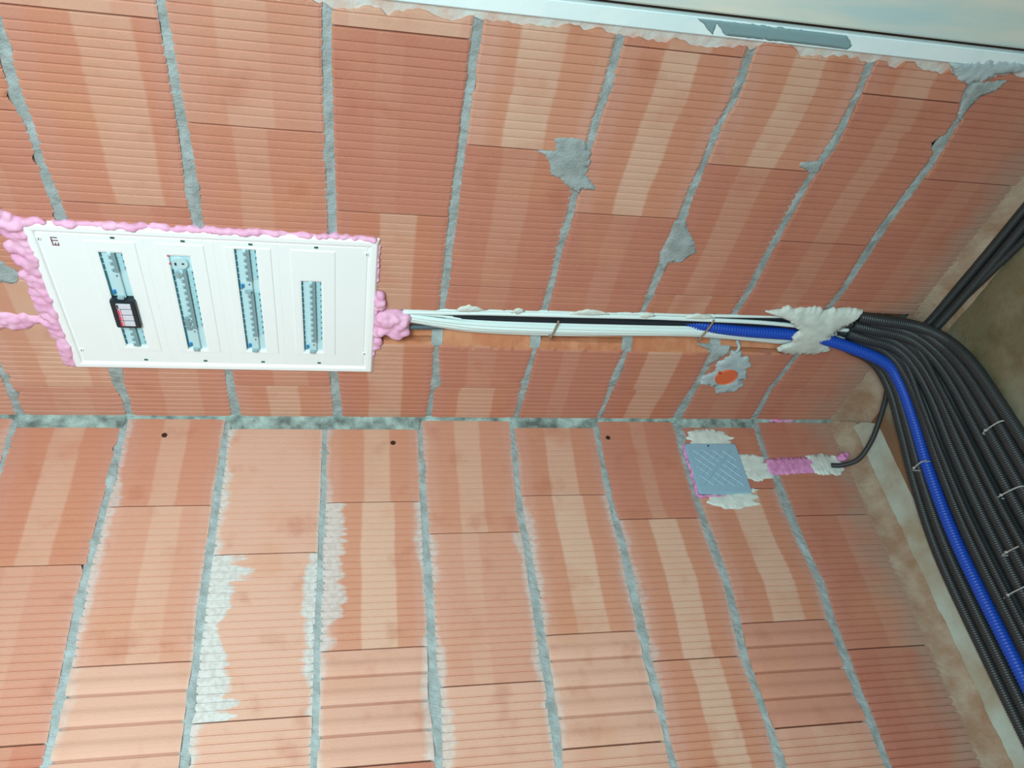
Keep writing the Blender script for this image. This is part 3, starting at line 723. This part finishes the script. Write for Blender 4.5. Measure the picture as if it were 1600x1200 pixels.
    # row 2 : round key socket, three-pole lever, five, grouped lever, RCD
    z0, z1 = rows[1]['z']; u = 0.570
    b = rbox('key_switch', u-0.041, u-0.0005, z0-.004, z1+.004, -0.02, 0.002, M['device'], root, 0.001)
    bm = bmesh.new()
    bmesh.ops.create_cone(bm, cap_ends=True, segments=40, radius1=0.0165, radius2=0.0150, depth=0.008, matrix=Matrix.Translation(PA(u-0.021, (z0+z1)/2-.001, 0.005)+inv) @ Matrix.Rotation(math.pi/2, 4, 'X'))
    dsk = from_bm('dial', bm, M['device'], b)
    rbox('pointer', u-0.025, u-0.018, (z0+z1)/2-.012, (z0+z1)/2-.0085, 0.008, 0.0105, M['black_plastic'], dsk, 0)
    rbox('mark', u-0.022, u-0.019, (z0+z1)/2+.002, (z0+z1)/2+.007, 0.008, 0.0103, M['black_plastic'], dsk, 0)
    rbox('red_mark', u-0.003, u+0.0015, z0-.0022, z0+.0012, 0.006, 0.0084, M['red'], b, 0)
    rbox('red_mark', u-0.025, u-0.020, z0-.0015, z0+.0012, 0.006, 0.0084, M['red'], b, 0)
    u -= 0.041
    lev = rbox('grouped_lever', u-0.019, u-0.002, z0+.007, z0+.018, 0.006, 0.014, M['toggle'], root, 0.002)
    u = run(u, 8, z0, z1)
    rbox('grouped_lever', u-0.038, u-0.000, z0+.007, z0+.019, 0.004, 0.014, M['grey_band'], root, 0.002)
    u = run(u, 2, z0, z1)
    breaker(0.277+.001, u, z0, z1, 'rcd')
    # row 3
    z0, z1 = rows[2]['z']; u = 0.596
    u = run(u, 5, z0, z1); breaker(u-0.035+.001, u, z0, z1, 'rcd'); u -= 0.035
    while u-mod > 0.278+0.034: u = run(u, 1, z0, z1)
    breaker(0.279, u, z0, z1, 'rcd')
    # row 4
    z0, z1 = rows[3]['z']; u = 0.511
    while u-mod > 0.278+0.026: u = run(u, 1, z0, z1)
    breaker(0.279, u, z0, z1, 'rcd')
    # printed maker's mark, upside down like the rest of the board
    cu = bpy.data.curves.new('logo', 'FONT'); cu.body = 'ETI'; cu.size = 0.0178; cu.extrude = 0.0002; cu.offset = 0.0002; cu.align_x = 'LEFT'
    tmp = bpy.data.objects.new('logo_tmp', cu); COL.objects.link(tmp)
    bpy.context.view_layer.update()
    me = bpy.data.meshes.new_from_object(tmp); bpy.data.objects.remove(tmp)
    me.materials.clear(); me.materials.append(M['ink'])
    lg = add_obj('logo_lettering', me, root)
    # text x -> +u (towards the far end), text y -> -z, facing the room
    mt = Matrix(((-1, 0, 0, 0), (0, 0, -1, 0), (0, -1, 0, 0), (0, 0, 0, 1)))
    lg.matrix_local = Matrix.Translation(PA(0.5822, 0.3085, 0.0076)+inv) @ mt
    lg['label'] = 'dark red printed lettering ETI'
    return root
board()

# ------------------------------------------------------------------ foam
def foam(name, blobs, label, m=None, vox=0.004, flat=None, parent=None, group=None):
    bm = bmesh.new()
    for (p, r) in blobs:
        rr = r if isinstance(r, tuple) else (r, r, r)
        bmesh.ops.create_icosphere(bm, subdivisions=2, radius=1, matrix=Matrix.Translation(p) @ Matrix.Diagonal((rr[0], rr[1], rr[2], 1)))
    me = bpy.data.meshes.new(name); bm.to_mesh(me); bm.free()
    o = add_obj(name, me); 
    md = o.modifiers.new('r', 'REMESH'); md.mode = 'VOXEL'; md.voxel_size = vox
    sm = o.modifiers.new('s', 'SMOOTH'); sm.factor = 0.5; sm.iterations = 4
    dg = bpy.context.evaluated_depsgraph_get()
    me2 = bpy.data.meshes.new_from_object(o.evaluated_get(dg))
    o.modifiers.clear(); o.data = me2; bpy.data.meshes.remove(me)
    for v in me2.vertices:
        n = noise.noise(v.co*70)*0.0022 + noise.noise(v.co*200)*0.0008
        v.co += v.normal*n
    me2.materials.clear(); me2.materials.append(m or M['foam'])
    for p in me2.polygons: p.use_smooth = True
    if parent: o.parent = parent
    if label: tag(o, label, 'foam', group)
    return o
R_ = random.Random(5)
bl = []
def along(p, q, n, rmin, rmax, out):
    for i in range(n):
        t = (i+R_.random())/n
        r = R_.uniform(rmin, rmax)
        u, z = lerp(p[0], q[0], t), lerp(p[1], q[1], t)
        off = out(t) * R_.uniform(0.6, 1.0)
        yield u, z, r, off
U0, U1, Z0, Z1 = 0.207, 0.636, 0.2525, 0.9345
for u, z, r, off in along((U1, Z0), (U1, Z1), 70, 0.006, 0.011, lambda t: 0.002+0.008*abs(nz(t, 3, 0, 7))):
    bl.append((PA(u+off, z, R_.uniform(-.004, .006)), r))
for u, z, r, off in along((U0-.002, Z0), (U1, Z0), 60, 0.008, 0.015, lambda t: 0.002+0.004*abs(nz(t, 8, 0, 6))):
    bl.append((PA(u, z-off, R_.uniform(-.004, .004)), r))
for i in range(150):
    t = R_.random(); wd_ = interp([0, .25, .5, .8, 1], [.016, .024, .030, .036, .050], t)
    bl.append((PA(lerp(U0, U1+.012, t), Z0-.004-wd_*R_.random(), R_.uniform(-.007, .002)), R_.uniform(.008, .014)))
for u, z, r, off in along((U0, Z0-.01), (U0, 0.60), 24, 0.003, 0.006, lambda t: 0.002):
    bl.append((PA(u-off+.004, z, 0), r))
for u, z, r, off in along((U0+.03, Z1), (U1, Z1), 45, 0.004, 0.007, lambda t: 0.003):
    bl.append((PA(u, z+off, R_.uniform(-.002, .005)), r))
for i in range(16): bl.append((PA(R_.uniform(.43, .50), Z1+.004+R_.uniform(0, .014), R_.uniform(0, .01)), R_.uniform(.007, .012)))
for i in range(22): bl.append((PA(R_.uniform(.625, .66), Z0-R_.uniform(.0, .08), R_.uniform(-.004, .004)), R_.uniform(.008, .014)))
for i in range(7): bl.append((PA(R_.uniform(.28, .345), Z1+R_.uniform(.004, .016), 0.0), R_.uniform(.007, .011)))
foam('expanding_foam', bl, 'lumpy pink expanding foam squeezed out around the white distribution board')
bl = []
for i in range(110):
    z = R_.uniform(.94, 1.012); w = 1 - max(0, (z-.985)/.09)
    bl.append((PA(0.378+R_.uniform(-.035, .036)*w, z, R_.uniform(-.018, .012)), R_.uniform(.009, .015)))
foam('expanding_foam', bl, 'pink foam plug at the end of the cable slot beside the white board')
bl = []
for i in range(200):
    z = R_.uniform(-.02, .245)
    bl.append((PA(0.352+R_.uniform(-.021, .021), z, R_.uniform(-.012, .000)), R_.uniform(.009, .013)))
foam('expanding_foam', bl, 'strip of pink foam filling the slot left of the white board')

# ------------------------------------------------------------------ cables and conduits
def catmull(pts, n=12):
    P = [Vector(p) for p in pts]; P = [P[0]*2-P[1]] + P + [P[-1]*2-P[-2]]; out = []
    for i in range(1, len(P)-2):
        for k in range(n):
            t = k/n; a, b, c, d = P[i-1], P[i], P[i+1], P[i+2]
            out.append(0.5*((2*b) + (-a+c)*t + (2*a-5*b+4*c-d)*t*t + (-a+3*b-3*c+d)*t**3))
    out.append(P[-2]); return out
def resample(pts, step):
    out = [pts[0]]; acc = 0
    for a, b in zip(pts, pts[1:]):
        L = (b-a).length
        if L < 1e-7: continue
        pos = step-acc
        while pos <= L: out.append(a.lerp(b, pos/L)); pos += step
        acc = L-(pos-step)
    if (out[-1]-pts[-1]).length > step*.3: out.append(pts[-1])
    return out
def tube(name, pts, rad, m, seg=10, step=None, corr=None, parent=None, flat=1.0):
    """corr=(pitch, depth) makes a corrugated conduit"""
    path = catmull(pts)
    if corr: path = resample(path, corr[0]/3); 
    elif step: path = resample(path, step)
    vs_, fs = [], []; up = None; n = len(path)
    for i, p in enumerate(path):
        t = (path[min(i+1, n-1)]-path[max(i-1, 0)]).normalized()
        if up is None:
            up = Vector((0, -1, 0)) if abs(t.y) < .9 else Vector((0, 0, 1))
        x = (up - t*up.dot(t)).normalized(); up = x; y = t.cross(x)
        r = rad
        if corr: r = rad - (corr[1] if i % 3 == 2 else 0)
        for k in range(seg):
            a = 2*math.pi*k/seg
            vs_.append(p + x*math.cos(a)*r + y*math.sin(a)*r*flat)
    for i in range(n-1):
        for k in range(seg):
            fs.append((i*seg+k, i*seg+(k+1) % seg, (i+1)*seg+(k+1) % seg, (i+1)*seg+k))
    fs.append(tuple(range(seg))[::-1]); fs.append(tuple((n-1)*seg+k for k in range(seg)))
    return mesh(name, vs_, fs, m, parent, smooth=True)

ST = [1.00, 1.10, 1.20, 1.40, 1.60, 1.76, 1.90, 2.03, 2.12, 2.18]
CABLES = [  # u at the stations, radius, colour, depth, label
 ([.420, .424, .427, .431, .434, .436, .440, .444, .446, .448], .0050, 'w', -.006, 'topmost white cable in the slot, hugging its upper edge'),
 ([.414, .416, .419, .423, .424, .423, .419, .411, .404, .400], .0055, 'w', -.004, 'white cable that slants down over the black ones before the plaster dab'),
 ([.417, .413, .411, .411, .413, .415, .425, .430, .432, .434], .0052, 'k', -.013, 'upper black cable between the white ones in the slot'),
 ([.411, .404, .401, .401, .403, .405, .409, .421, .424, .426], .0060, 'k', -.012, 'middle black cable in the slot'),
 ([.405, .397, .392, .392, .394, .396, .401, .408, .410, .412], .0060, 'k', -.012, 'lower black cable running above the thick white bundle'),
 ([.410, .398, .387, .384, .385, .387, .384, .378, .376, .376], .0052, 'w', -.010, 'white cable lying directly under the black cables'),
 ([.404, .390, .380, .376, .377, .379, .371, .362, .364, .366], .0055, 'w', -.004, 'second white cable below the black ones'),
 ([.398, .382, .371, .368, .371, .373, .364, .355, .356, .360], .0055, 'w', -.003, 'third white cable below the black ones'),
 ([.392, .374, .362, .360, .363, .366, .357, .348, .350, .354], .0055, 'w', -.005, 'fourth white cable below the black ones'),
 ([.387, .367, .354, .352, .357, .360, .351, .341, .343, .348], .0052, 'w', -.009, 'fifth white cable below the black ones, near the lower edge'),
 ([.382, .360, .347, .344, .352, .355, .346, .335, .338, .344], .0050, 'w', -.013, 'lowest white cable sagging along the lower edge of the slot'),
 ([.396, .386, .376, .372, .368, .370, .362, .354, .360, .364], .0050, 'w', -.016, 'white cable half hidden behind the lower white bundle'),
]
for i, (us, r, cc, d, lab) in enumerate(CABLES):
    pts = [PA(u + 0.001*nz(k, i*3.3, 0, 1), z, d + 0.003*nz(z, i*1.7, 0, 5)) for k, (u, z) in enumerate(zip(us, ST))]
    o = tube('electrical_cable', pts, r*.94, M['white_cable'] if cc == 'w' else M['dark_cable'], seg=10, step=0.015, flat=1.15)
    tag(o, lab, 'cable', 'cables in the wall slot')
o = tube('corrugated_conduit', [PA(.358, .99, -.010), PA(.356, 1.05, -.012), PA(.354, 1.12, -.02), PA(.36, 1.20, -.026)], .0068, M['grey_conduit'], seg=12, corr=(.0035, .0012))
tag(o, 'short grey corrugated conduit leaving the pink foam plug under the white cables', 'conduit')

# ceiling bundle
def cpath(t, z0=2.12, dz=0.0, u0=None, d0=0.0):
    us = u0 if u0 is not None else lerp(.345, .462, t)
    return [PA(us, z0, -.004+d0), PA(lerp(.335, .468, t), lerp(2.21, 2.22, t), .012+d0), Vector((-lerp(.315, .474, t), -0.040-d0*.5, lerp(2.285, 2.31, t))),
            Vector((-lerp(.270, .485, t), -0.095, lerp(2.335, 2.36, t)+dz*.5)), Vector((-lerp(.205, .505, t), -0.19, lerp(2.368, 2.374, t)+dz)), Vector((-lerp(.150, .513, t), -0.33, 2.376+dz)),
            Vector((-lerp(.115, .512, t), -0.52, 2.377+dz)), Vector((-lerp(.108, .508, t), -0.80, 2.377+dz)), Vector((-lerp(.108, .505, t), -1.15, 2.377+dz)), Vector((-lerp(.108, .505, t), -1.9, 2.377+dz))]
N_BLACK = [(0.00, .0140, 0, 'black corrugated conduit closest to the right wall'), (0.090, .0140, 0, 'second black conduit from the right wall, just before the blue one'),
           (0.305, .0140, 0, 'black conduit directly beyond the blue one'), (0.385, .0150, 0, 'second black conduit beyond the blue one'), (0.475, .0150, 0, 'third black conduit beyond the blue one'),
           (0.56, .0150, 0, 'fourth black conduit beyond the blue one'), (0.645, .0150, 0, 'fifth black conduit beyond the blue one'), (0.735, .0150, 0, 'sixth black conduit beyond the blue one'),
           (0.82, .0150, 0, 'seventh black conduit beyond the blue one'), (0.91, .0150, 0, 'last but one black conduit at the outside of the ceiling bundle'), (1.0, .0150, 0, 'outermost black conduit of the ceiling bundle, farthest from the right wall'),
           (0.43, .0085, -.0235, 'thin black conduit hanging below the third one beyond the blue'), (0.69, .0085, -.0235, 'thin black conduit hanging below the sixth one beyond the blue')]
for i, (t, r, dz, lab) in enumerate(N_BLACK):
    pts = cpath(t, z0=2.155+0.03*((i*7) % 3)/2, dz=dz-0.004, d0=(-0.010, .010, -.002)[i % 3])
    for k in range(2, len(pts)-1): pts[k] += Vector((0.0025*nz(i, k, 0, 1.3), 0, 0.0))
    tag(tube('corrugated_conduit', pts, r, M['conduit'], seg=14, corr=(.0056, .0024)), lab, 'conduit', 'black conduits along the ceiling')
bp = cpath(0.195)
bp = [PA(.400, 1.64, -.032), PA(.396, 1.71, -.024), PA(.389, 1.80, -.010), PA(.384, 1.90, -.004), PA(.381, 2.02, .000), PA(.375, 2.12, .010)] + [bp[2]+Vector((0, -.012, -.01))] + [q+Vector((0, 0, -.006)) for q in bp[3:]]
tag(tube('corrugated_conduit', bp, .0160, M['blue_conduit'], seg=18, corr=(.0075, .0026)), 'bright blue corrugated conduit curving from the wall slot up along the ceiling', 'conduit')
# pair that leaves along the corner of ceiling and left wall
for k, (lab, off, dz) in enumerate((('black conduit turning off along the ceiling corner, nearer the left wall', 0.0, 0.0), ('second black conduit of the pair along the ceiling corner, farther from the left wall', 0.026, 0.004), ('third thin black conduit beside the pair along the ceiling corner', .050, .006))):
    if k == 2:
        pts = [Vector((-.60, -.050, 2.374)), Vector((-.72, -.062, 2.377)), Vector((-.85, -.075, 2.379)), Vector((-1.0, -.085, 2.379)), Vector((-1.3, -.09, 2.379))]
    else:
        pts = [PA(.40, 2.27, .03), Vector((-.42, -.035-off*.5, 2.33)), Vector((-.455, -.030-off, 2.352)), Vector((-.50, -.026-off, 2.362)), Vector((-.60, -.024-off, 2.365+dz)), Vector((-.72, -.024-off, 2.367+dz)), Vector((-.86, -.024-off, 2.367+dz)), Vector((-1.05, -.024-off*1.3, 2.367+dz)), Vector((-1.35, -.024-off*1.5, 2.367+dz))]
    tag(tube('corrugated_conduit', pts, .0115 if k < 2 else .009, M['conduit'], seg=12, corr=(.004, .0015)), lab, 'conduit', 'black conduits along the ceiling corner')
# thin conduit down to the junction box
tag(tube('flexible_conduit', [Vector((-.30, -.06, 2.325)), Vector((-.235, -.085, 2.345)), Vector((-.17, -.115, 2.350)), Vector((-.105, -.148, 2.345)), Vector((-.050, -.172, 2.325)), Vector((-.018, -.172, 2.290)), Vector((-.006, -.165, 2.262))], .0075, M['conduit'], seg=12, corr=(.0036, .0012)),
    'thin black conduit looping down from the bundle to the junction box slot', 'conduit')

# ------------------------------------------------------------------ plaster dab over the cables
STAR = [(0.4813, 1.893), (0.478, 1.93), (0.4957, 1.9561), (0.484, 1.975), (0.484, 2.0005), (0.4998, 2.0422), (0.485, 2.06), (0.4856, 2.0855), (0.4971, 2.1334), (0.4851, 2.1767), (0.462, 2.168), (0.4509, 2.1592), (0.4249, 2.1179), (0.3877, 2.119), (0.3557, 2.151), (0.3335, 2.1093), (0.3316, 2.0536), (0.3504, 1.998), (0.3716, 2.0248), (0.3956, 2.0004), (0.4205, 2.0102), (0.4549, 1.9756)]
STAR = [(0.4813-.012, 1.900), (0.478-.004, 1.935), (0.490, 1.9561), (0.478, 1.975), (0.484, 2.0005), (0.490, 2.0422), (0.476, 2.06), (0.484, 2.0855), (0.488, 2.1334), (0.482, 2.170), (0.455, 2.162), (0.430, 2.140), (0.4149, 2.125), (0.375, 2.119), (0.335, 2.151), (0.312, 2.1093), (0.306, 2.0536), (0.325, 1.995), (0.345, 2.000), (0.3616, 2.0248), (0.386, 2.0104), (0.4105, 2.0202), (0.4449, 1.9756)]
o = patch('plaster_dab', STAR, lambda u, z, d=0.0: PA(u, z, d + 0.016*max(0.0, 1-((u-.40)/.10)**2)), M['plaster'], 0.005, 0.005, seed=21, lump=0.0006)
tag(o, 'ragged white plaster dab holding the cables where they leave the slot', 'plaster')

# holding wires across the cables
for (p, q, lab) in (WIRE1 + ('brown wire holding the cables, near the middle of the slot',), WIRE2 + ('brown wire across the cables closer to the plaster dab',)):
    tag(tube('holding_wire', [PA(p[0]+.002, p[1]+.001, .001), PA(p[0], p[1], .005), PA((p[0]+q[0])/2, (p[1]+q[1])/2, .0075), PA(q[0]+.004, q[1], .005), PA(q[0], q[1], -.006)], .0026, M['clip'], seg=8), lab, 'wire')
# plaster lumps along the upper edge of the slot
for k, (za, zb, w) in enumerate(((1.12, 1.19, .010), (1.255, 1.29, .006), (1.40, 1.50, .012), (1.58, 1.62, .006), (1.70, 1.78, .007))):
    pts = [(.429, za), (.436+w*.6, lerp(za, zb, .2)), (.438+w, lerp(za, zb, .45)), (.438+w*.5, lerp(za, zb, .75)), (.433, zb), (.426, lerp(za, zb, .5))]
    tag(patch('plaster_lump', pts, PA, M['plaster'], .002, .004, seed=60+k), ('first', 'second', 'third, largest', 'fourth', 'fifth')[k] + ' plaster lump from the white board along the upper edge of the slot', 'plaster', 'plaster lumps along the cable slot')

# ------------------------------------------------------------------ cable ties on the ceiling bundle
TIES = [((-.2055, -.3119), (-.250, -.3129), 'white cable tie around the blue conduit'), ((-.4451, -.3644), (-.5066, -.3719), 'white cable tie on the outer black conduits, nearest the plaster dab'),
        ((-.3873, -.5064), (-.46, -.5186), 'second white cable tie beyond the blue conduit, counted from the plaster dab'), ((-.3199, -.6168), (-.3933, -.6262), 'white cable tie at the right picture edge, upper of two'), ((-.2648, -.6962), (-.3391, -.701), 'lowest white cable tie, at the right picture edge')]
for a, b, lab in TIES:
    zt = 2.352
    pts = [Vector((a[0], a[1], 2.372)), Vector((a[0], a[1], zt)), Vector(((a[0]*.7+b[0]*.3), a[1]*.7+b[1]*.3, zt-.006)), Vector(((a[0]*.3+b[0]*.7), a[1]*.3+b[1]*.7, zt-.006)), Vector((b[0], b[1], zt)), Vector((b[0], b[1], 2.372))]
    if 'around' in lab: pts = [p+Vector((0, 0, -.012)) for p in pts]
    th = thing('cable_tie', lab, 'cable tie', 'cable ties on the ceiling bundle')
    tube('strap', pts, .0018, M['tie'], seg=8, parent=th)
    bm = bmesh.new(); bmesh.ops.create_cube(bm, size=1, matrix=Matrix.Translation(pts[2]+Vector((0, 0, -.0015))) @ Matrix.Rotation(.6, 4, 'Z') @ Matrix.Diagonal((.007, .006, .005, 1)))
    bmesh.ops.bevel(bm, geom=bm.edges[:], offset=.001, segments=1, affect='EDGES')
    from_bm('head', bm, M['tie'], th)

# ------------------------------------------------------------------ junction box with foam and plaster around it
def junction():
    v0, v1, z0, z1 = .088, .254, 1.8235, 1.9825
    root = thing('junction_box', 'square blue-grey junction box cover with raised diamond pattern on the right wall', 'junction box', loc=PB((v0+v1)/2, (z0+z1)/2, 0))
    inv = -root.location
    bm = bmesh.new(); r = .010; rings = []
    def ring(ins, d):
        out = []
        for cx, cz, a0 in ((v1-r, z1-r, 0), (v0+r, z1-r, 90), (v0+r, z0+r, 180), (v1-r, z0+r, 270)):
            for k in range(6):
                a = math.radians(a0+k*18)
                out.append(bm.verts.new(PB(cx+(r-ins)*math.cos(a), cz+(r-ins)*math.sin(a), d)+inv))
        return out
    rings = [ring(0, -.004), ring(0, .0055), ring(.0012, .0075), ring(.003, .008)]
    for a, b in zip(rings, rings[1:]):
        for i in range(24): bm.faces.new((a[i], a[(i+1) % 24], b[(i+1) % 24], b[i]))
    bm.faces.new(rings[-1])
    # raised broken diagonal ribs
    vc, zc = (v0+v1)/2, (z0+z1)/2; H = .062
    for s in (1, -1):
        for i in range(-5, 6):
            c0 = i*.0205
            # line v+s*z=c clipped to the square, drawn as two shorter ribs
            pts = []
            for t in [k/40*2*H*1.42-H*1.42 for k in range(41)]:
                x = c0*.5*1.41 + t*.7071; y = s*(c0*.5*1.41 - t*.7071)
                if abs(x) < H and abs(y) < H*1.02: pts.append((x, y))
            if len(pts) < 4: continue
            segs = [pts[:len(pts)//2-1], pts[len(pts)//2+1:]] if len(pts) > 14 else [pts]
            for sg in segs:
                if len(sg) < 2: continue
                (x0, y0), (x1, y1) = sg[0], sg[-1]
                dx, dy = x1-x0, y1-y0; l = math.hypot(dx, dy)
                nx_, ny_ = -dy/l*.0013, dx/l*.0013
                b = [bm.verts.new(PB(vc+x+sx*nx_, zc+y+sx*ny_, d)+inv) for (x, y) in ((x0, y0), (x1, y1)) for sx in (-1, 1) for d in (.0078,)]
                tt = [bm.verts.new(PB(vc+x, zc+y, .0092)+inv) for (x, y) in ((x0, y0), (x1, y1))]
                bm.faces.new((b[0], b[2], tt[1], tt[0])); bm.faces.new((b[1], tt[0], tt[1], b[3]))
                bm.faces.new((b[0], tt[0], b[1])); bm.faces.new((b[2], b[3], tt[1]))
    cv = from_bm('cover', bm, M['boxcover'], root)
    bm = bmesh.new()
    bmesh.ops.create_cone(bm, cap_ends=True, segments=16, radius1=.0028, radius2=.0022, depth=.002, matrix=Matrix.Translation(PB(.0975, 1.894, .0085)+inv) @ Matrix.Rotation(math.pi/2, 4, 'Y'))
    from_bm('screw', bm, M['black_plastic'], root)
    return root
junction()
bl = []
R_ = random.Random(9)
for i in range(46):
    t = i/45; bl.append((PB(lerp(.085, .262, t), 1.8225+R_.uniform(-.003, .001), R_.uniform(-.002, .003)), R_.uniform(.0035, .0055)))
for i in range(20):
    t = i/19; bl.append((PB(.258+R_.uniform(-.001, .003), lerp(1.822, 1.90, t), R_.uniform(-.002, .002)), R_.uniform(.003, .005)))
foam('expanding_foam', bl, 'thin bead of pink foam along the low edge of the junction box', vox=.0025, m=M['pinkflat'])
PL1 = [(0.034, 1.855), (0.0307, 1.9238), (0.038, 1.95), (0.055, 1.975), (0.083, 1.975), (0.092, 1.9593), (0.092, 1.8495), (.065, 1.842)]
PL2 = [(0.12, 1.975), (0.122, 2.03), (0.130, 2.0663), (0.166, 2.0748), (0.200, 2.066), (0.2125, 2.02), (.20, 1.975)]
PL3 = [(0.252, 1.850), (0.25, 1.8998), (0.235, 1.99), (0.262, 2.004), (0.286, 1.985), (0.3004, 1.9493), (0.300, 1.880), (.280, 1.855)]
for pts, lab, sd in ((PL1, 'white plaster smear above the junction box, towards the corner', 31), (PL2, 'white plaster smear between the junction box and the pink strip', 32), (PL3, 'white plaster smear below the junction box, farthest from the corner', 33)):
    tag(patch('plaster_smear', pts, PB, M['plaster'], 0.0014, 0.010, seed=sd, ragdir='z', res=.0025), lab, 'plaster', 'plaster around the junction box')
tag(patch('foam_strip', [(.1385, 2.066), (.1335, 2.12), (.132, 2.225), (.160, 2.232), (.186, 2.215), (.190, 2.12), (.192, 2.062), (.165, 2.058)], PB, M['pinkflat'], .003, .004, seed=41, lump=.0012), 'flat pink foam strip between the junction box and the ceiling cove', 'foam')
tag(patch('plaster_smear', [(.126, 2.195), (.120, 2.25), (.128, 2.298), (.150, 2.305), (.178, 2.302), (.194, 2.28), (.192, 2.205), (.165, 2.195)], PB, M['plaster'], .004, .006, seed=42, lump=.0014), 'white plaster dab at the ceiling end of the pink strip', 'plaster')
bl = [(PB(.150+R_.uniform(-.006, .006)-.022*t, 2.293+.036*t, .010+.006*R_.random()), R_.uniform(.007, .009)) for t in [k/13 for k in range(14)]]
foam('expanding_foam', bl, 'small pink foam lump beside the thin black conduit end', m=M['pinkflat'], vox=.003)
bl = [(PB(.0005+.002*R_.random(), 2.125+.075*k/15, .003), R_.uniform(.004, .0065)) for k in range(16)]
foam('expanding_foam', bl, 'little streak of pink foam in the wall corner above the junction box', m=M['pinkflat'], vox=.003)

# ------------------------------------------------------------------ round orange cap in cement on the left wall
CAP = [(0.2625, 1.85), (0.2911, 1.8776), (0.3092, 1.8746), (0.3072, 1.9035), (0.2863, 1.9166), (0.2869, 1.936), (0.2499, 1.953), (0.2369, 1.944), (0.2019, 1.9656), (0.1951, 1.955), (0.1688, 1.9683), (0.1379, 1.949), (0.1301, 1.9017), (0.1601, 1.8809), (0.1723, 1.8337), (0.205, 1.8348), (0.2282, 1.8612), (0.2501, 1.8526)]
tag(patch('cement_collar', CAP, PA, M['cement'], .0035, .006, seed=51, lump=.0012), 'ragged light cement collar around the orange wall cap', 'cement')
bm = bmesh.new(); c0 = PA(.2075, 1.899, 0)
prf = [(.0315, -.004), (.0315, .006), (.0300, .0075), (.0285, .0060), (.0270, .0058), (.0, .0058)]
rg = []
for r, d in prf[:-1]:
    rg.append([bm.verts.new(PA(.2075+r*math.cos(a*math.pi/20), 1.899+r*math.sin(a*math.pi/20), d)-c0) for a in range(40)])
for a, b in zip(rg, rg[1:]):
    for i in range(40): bm.faces.new((a[i], a[(i+1) % 40], b[(i+1) % 40], b[i]))
bm.faces.new(rg[-1])
rt = thing('round_wall_box', 'round orange installation cap set in cement under the cable slot', 'wall box', loc=c0)
from_bm('cap', bm, M['orange_cap'], rt)
b = box_obj('pull_tab', .2235, .2300, 1.868, 1.877, .003, .0085, mat('orange_tab', srgb(200, 72, 34), .5), .001)
for v in b.data.vertices: v.co -= c0
b.parent = rt
tag(tube('cable_sleeve', [PA(.338, 1.882, -.014), PA(.326, 1.890, -.002), PA(.312, 1.889, .001), PA(.300, 1.886, -.006)], .0045, M['cement'], seg=10), 'short pale sleeve between the cable slot and the cement collar', 'sleeve')
tag(patch('mortar_patch', PATCH_6, lambda u, z, d=0: PA(u, z, d - (0.012*max(0, (u-.295)/.03) if u > .295 else 0)), M['mortar'], .0016, .004, seed=6), 'grey mortar patch under the cables left of the orange cap', 'mortar')

# ------------------------------------------------------------------ drill holes as raised dark discs, the shade inside put into the colour
for v, z, lab in ((.0446+.012, .4217, 'drill hole near the corner, lowest of three'), (.0806, .9967, 'drill hole near the corner, middle of three'), (.0632, 1.6014, 'drill hole near the corner, highest of three')):
    bm = bmesh.new()
    r0 = .0052
    rg = [[bm.verts.new(PB(v+r*math.cos(a*math.pi/10), z+r*math.sin(a*math.pi/10), d)) for a in range(20)] for r, d in ((r0+.0018, .0004), (r0, .0012), (r0-.001, .0009), (r0-.002, .0007))]
    for a, b in zip(rg, rg[1:]):
        for i in range(20): bm.faces.new((a[i], a[(i+1) % 20], b[(i+1) % 20], b[i]))
    bm.faces.new(rg[-1])
    tag(from_bm('drill_hole_disc', bm, M['hole']), lab, 'hole')
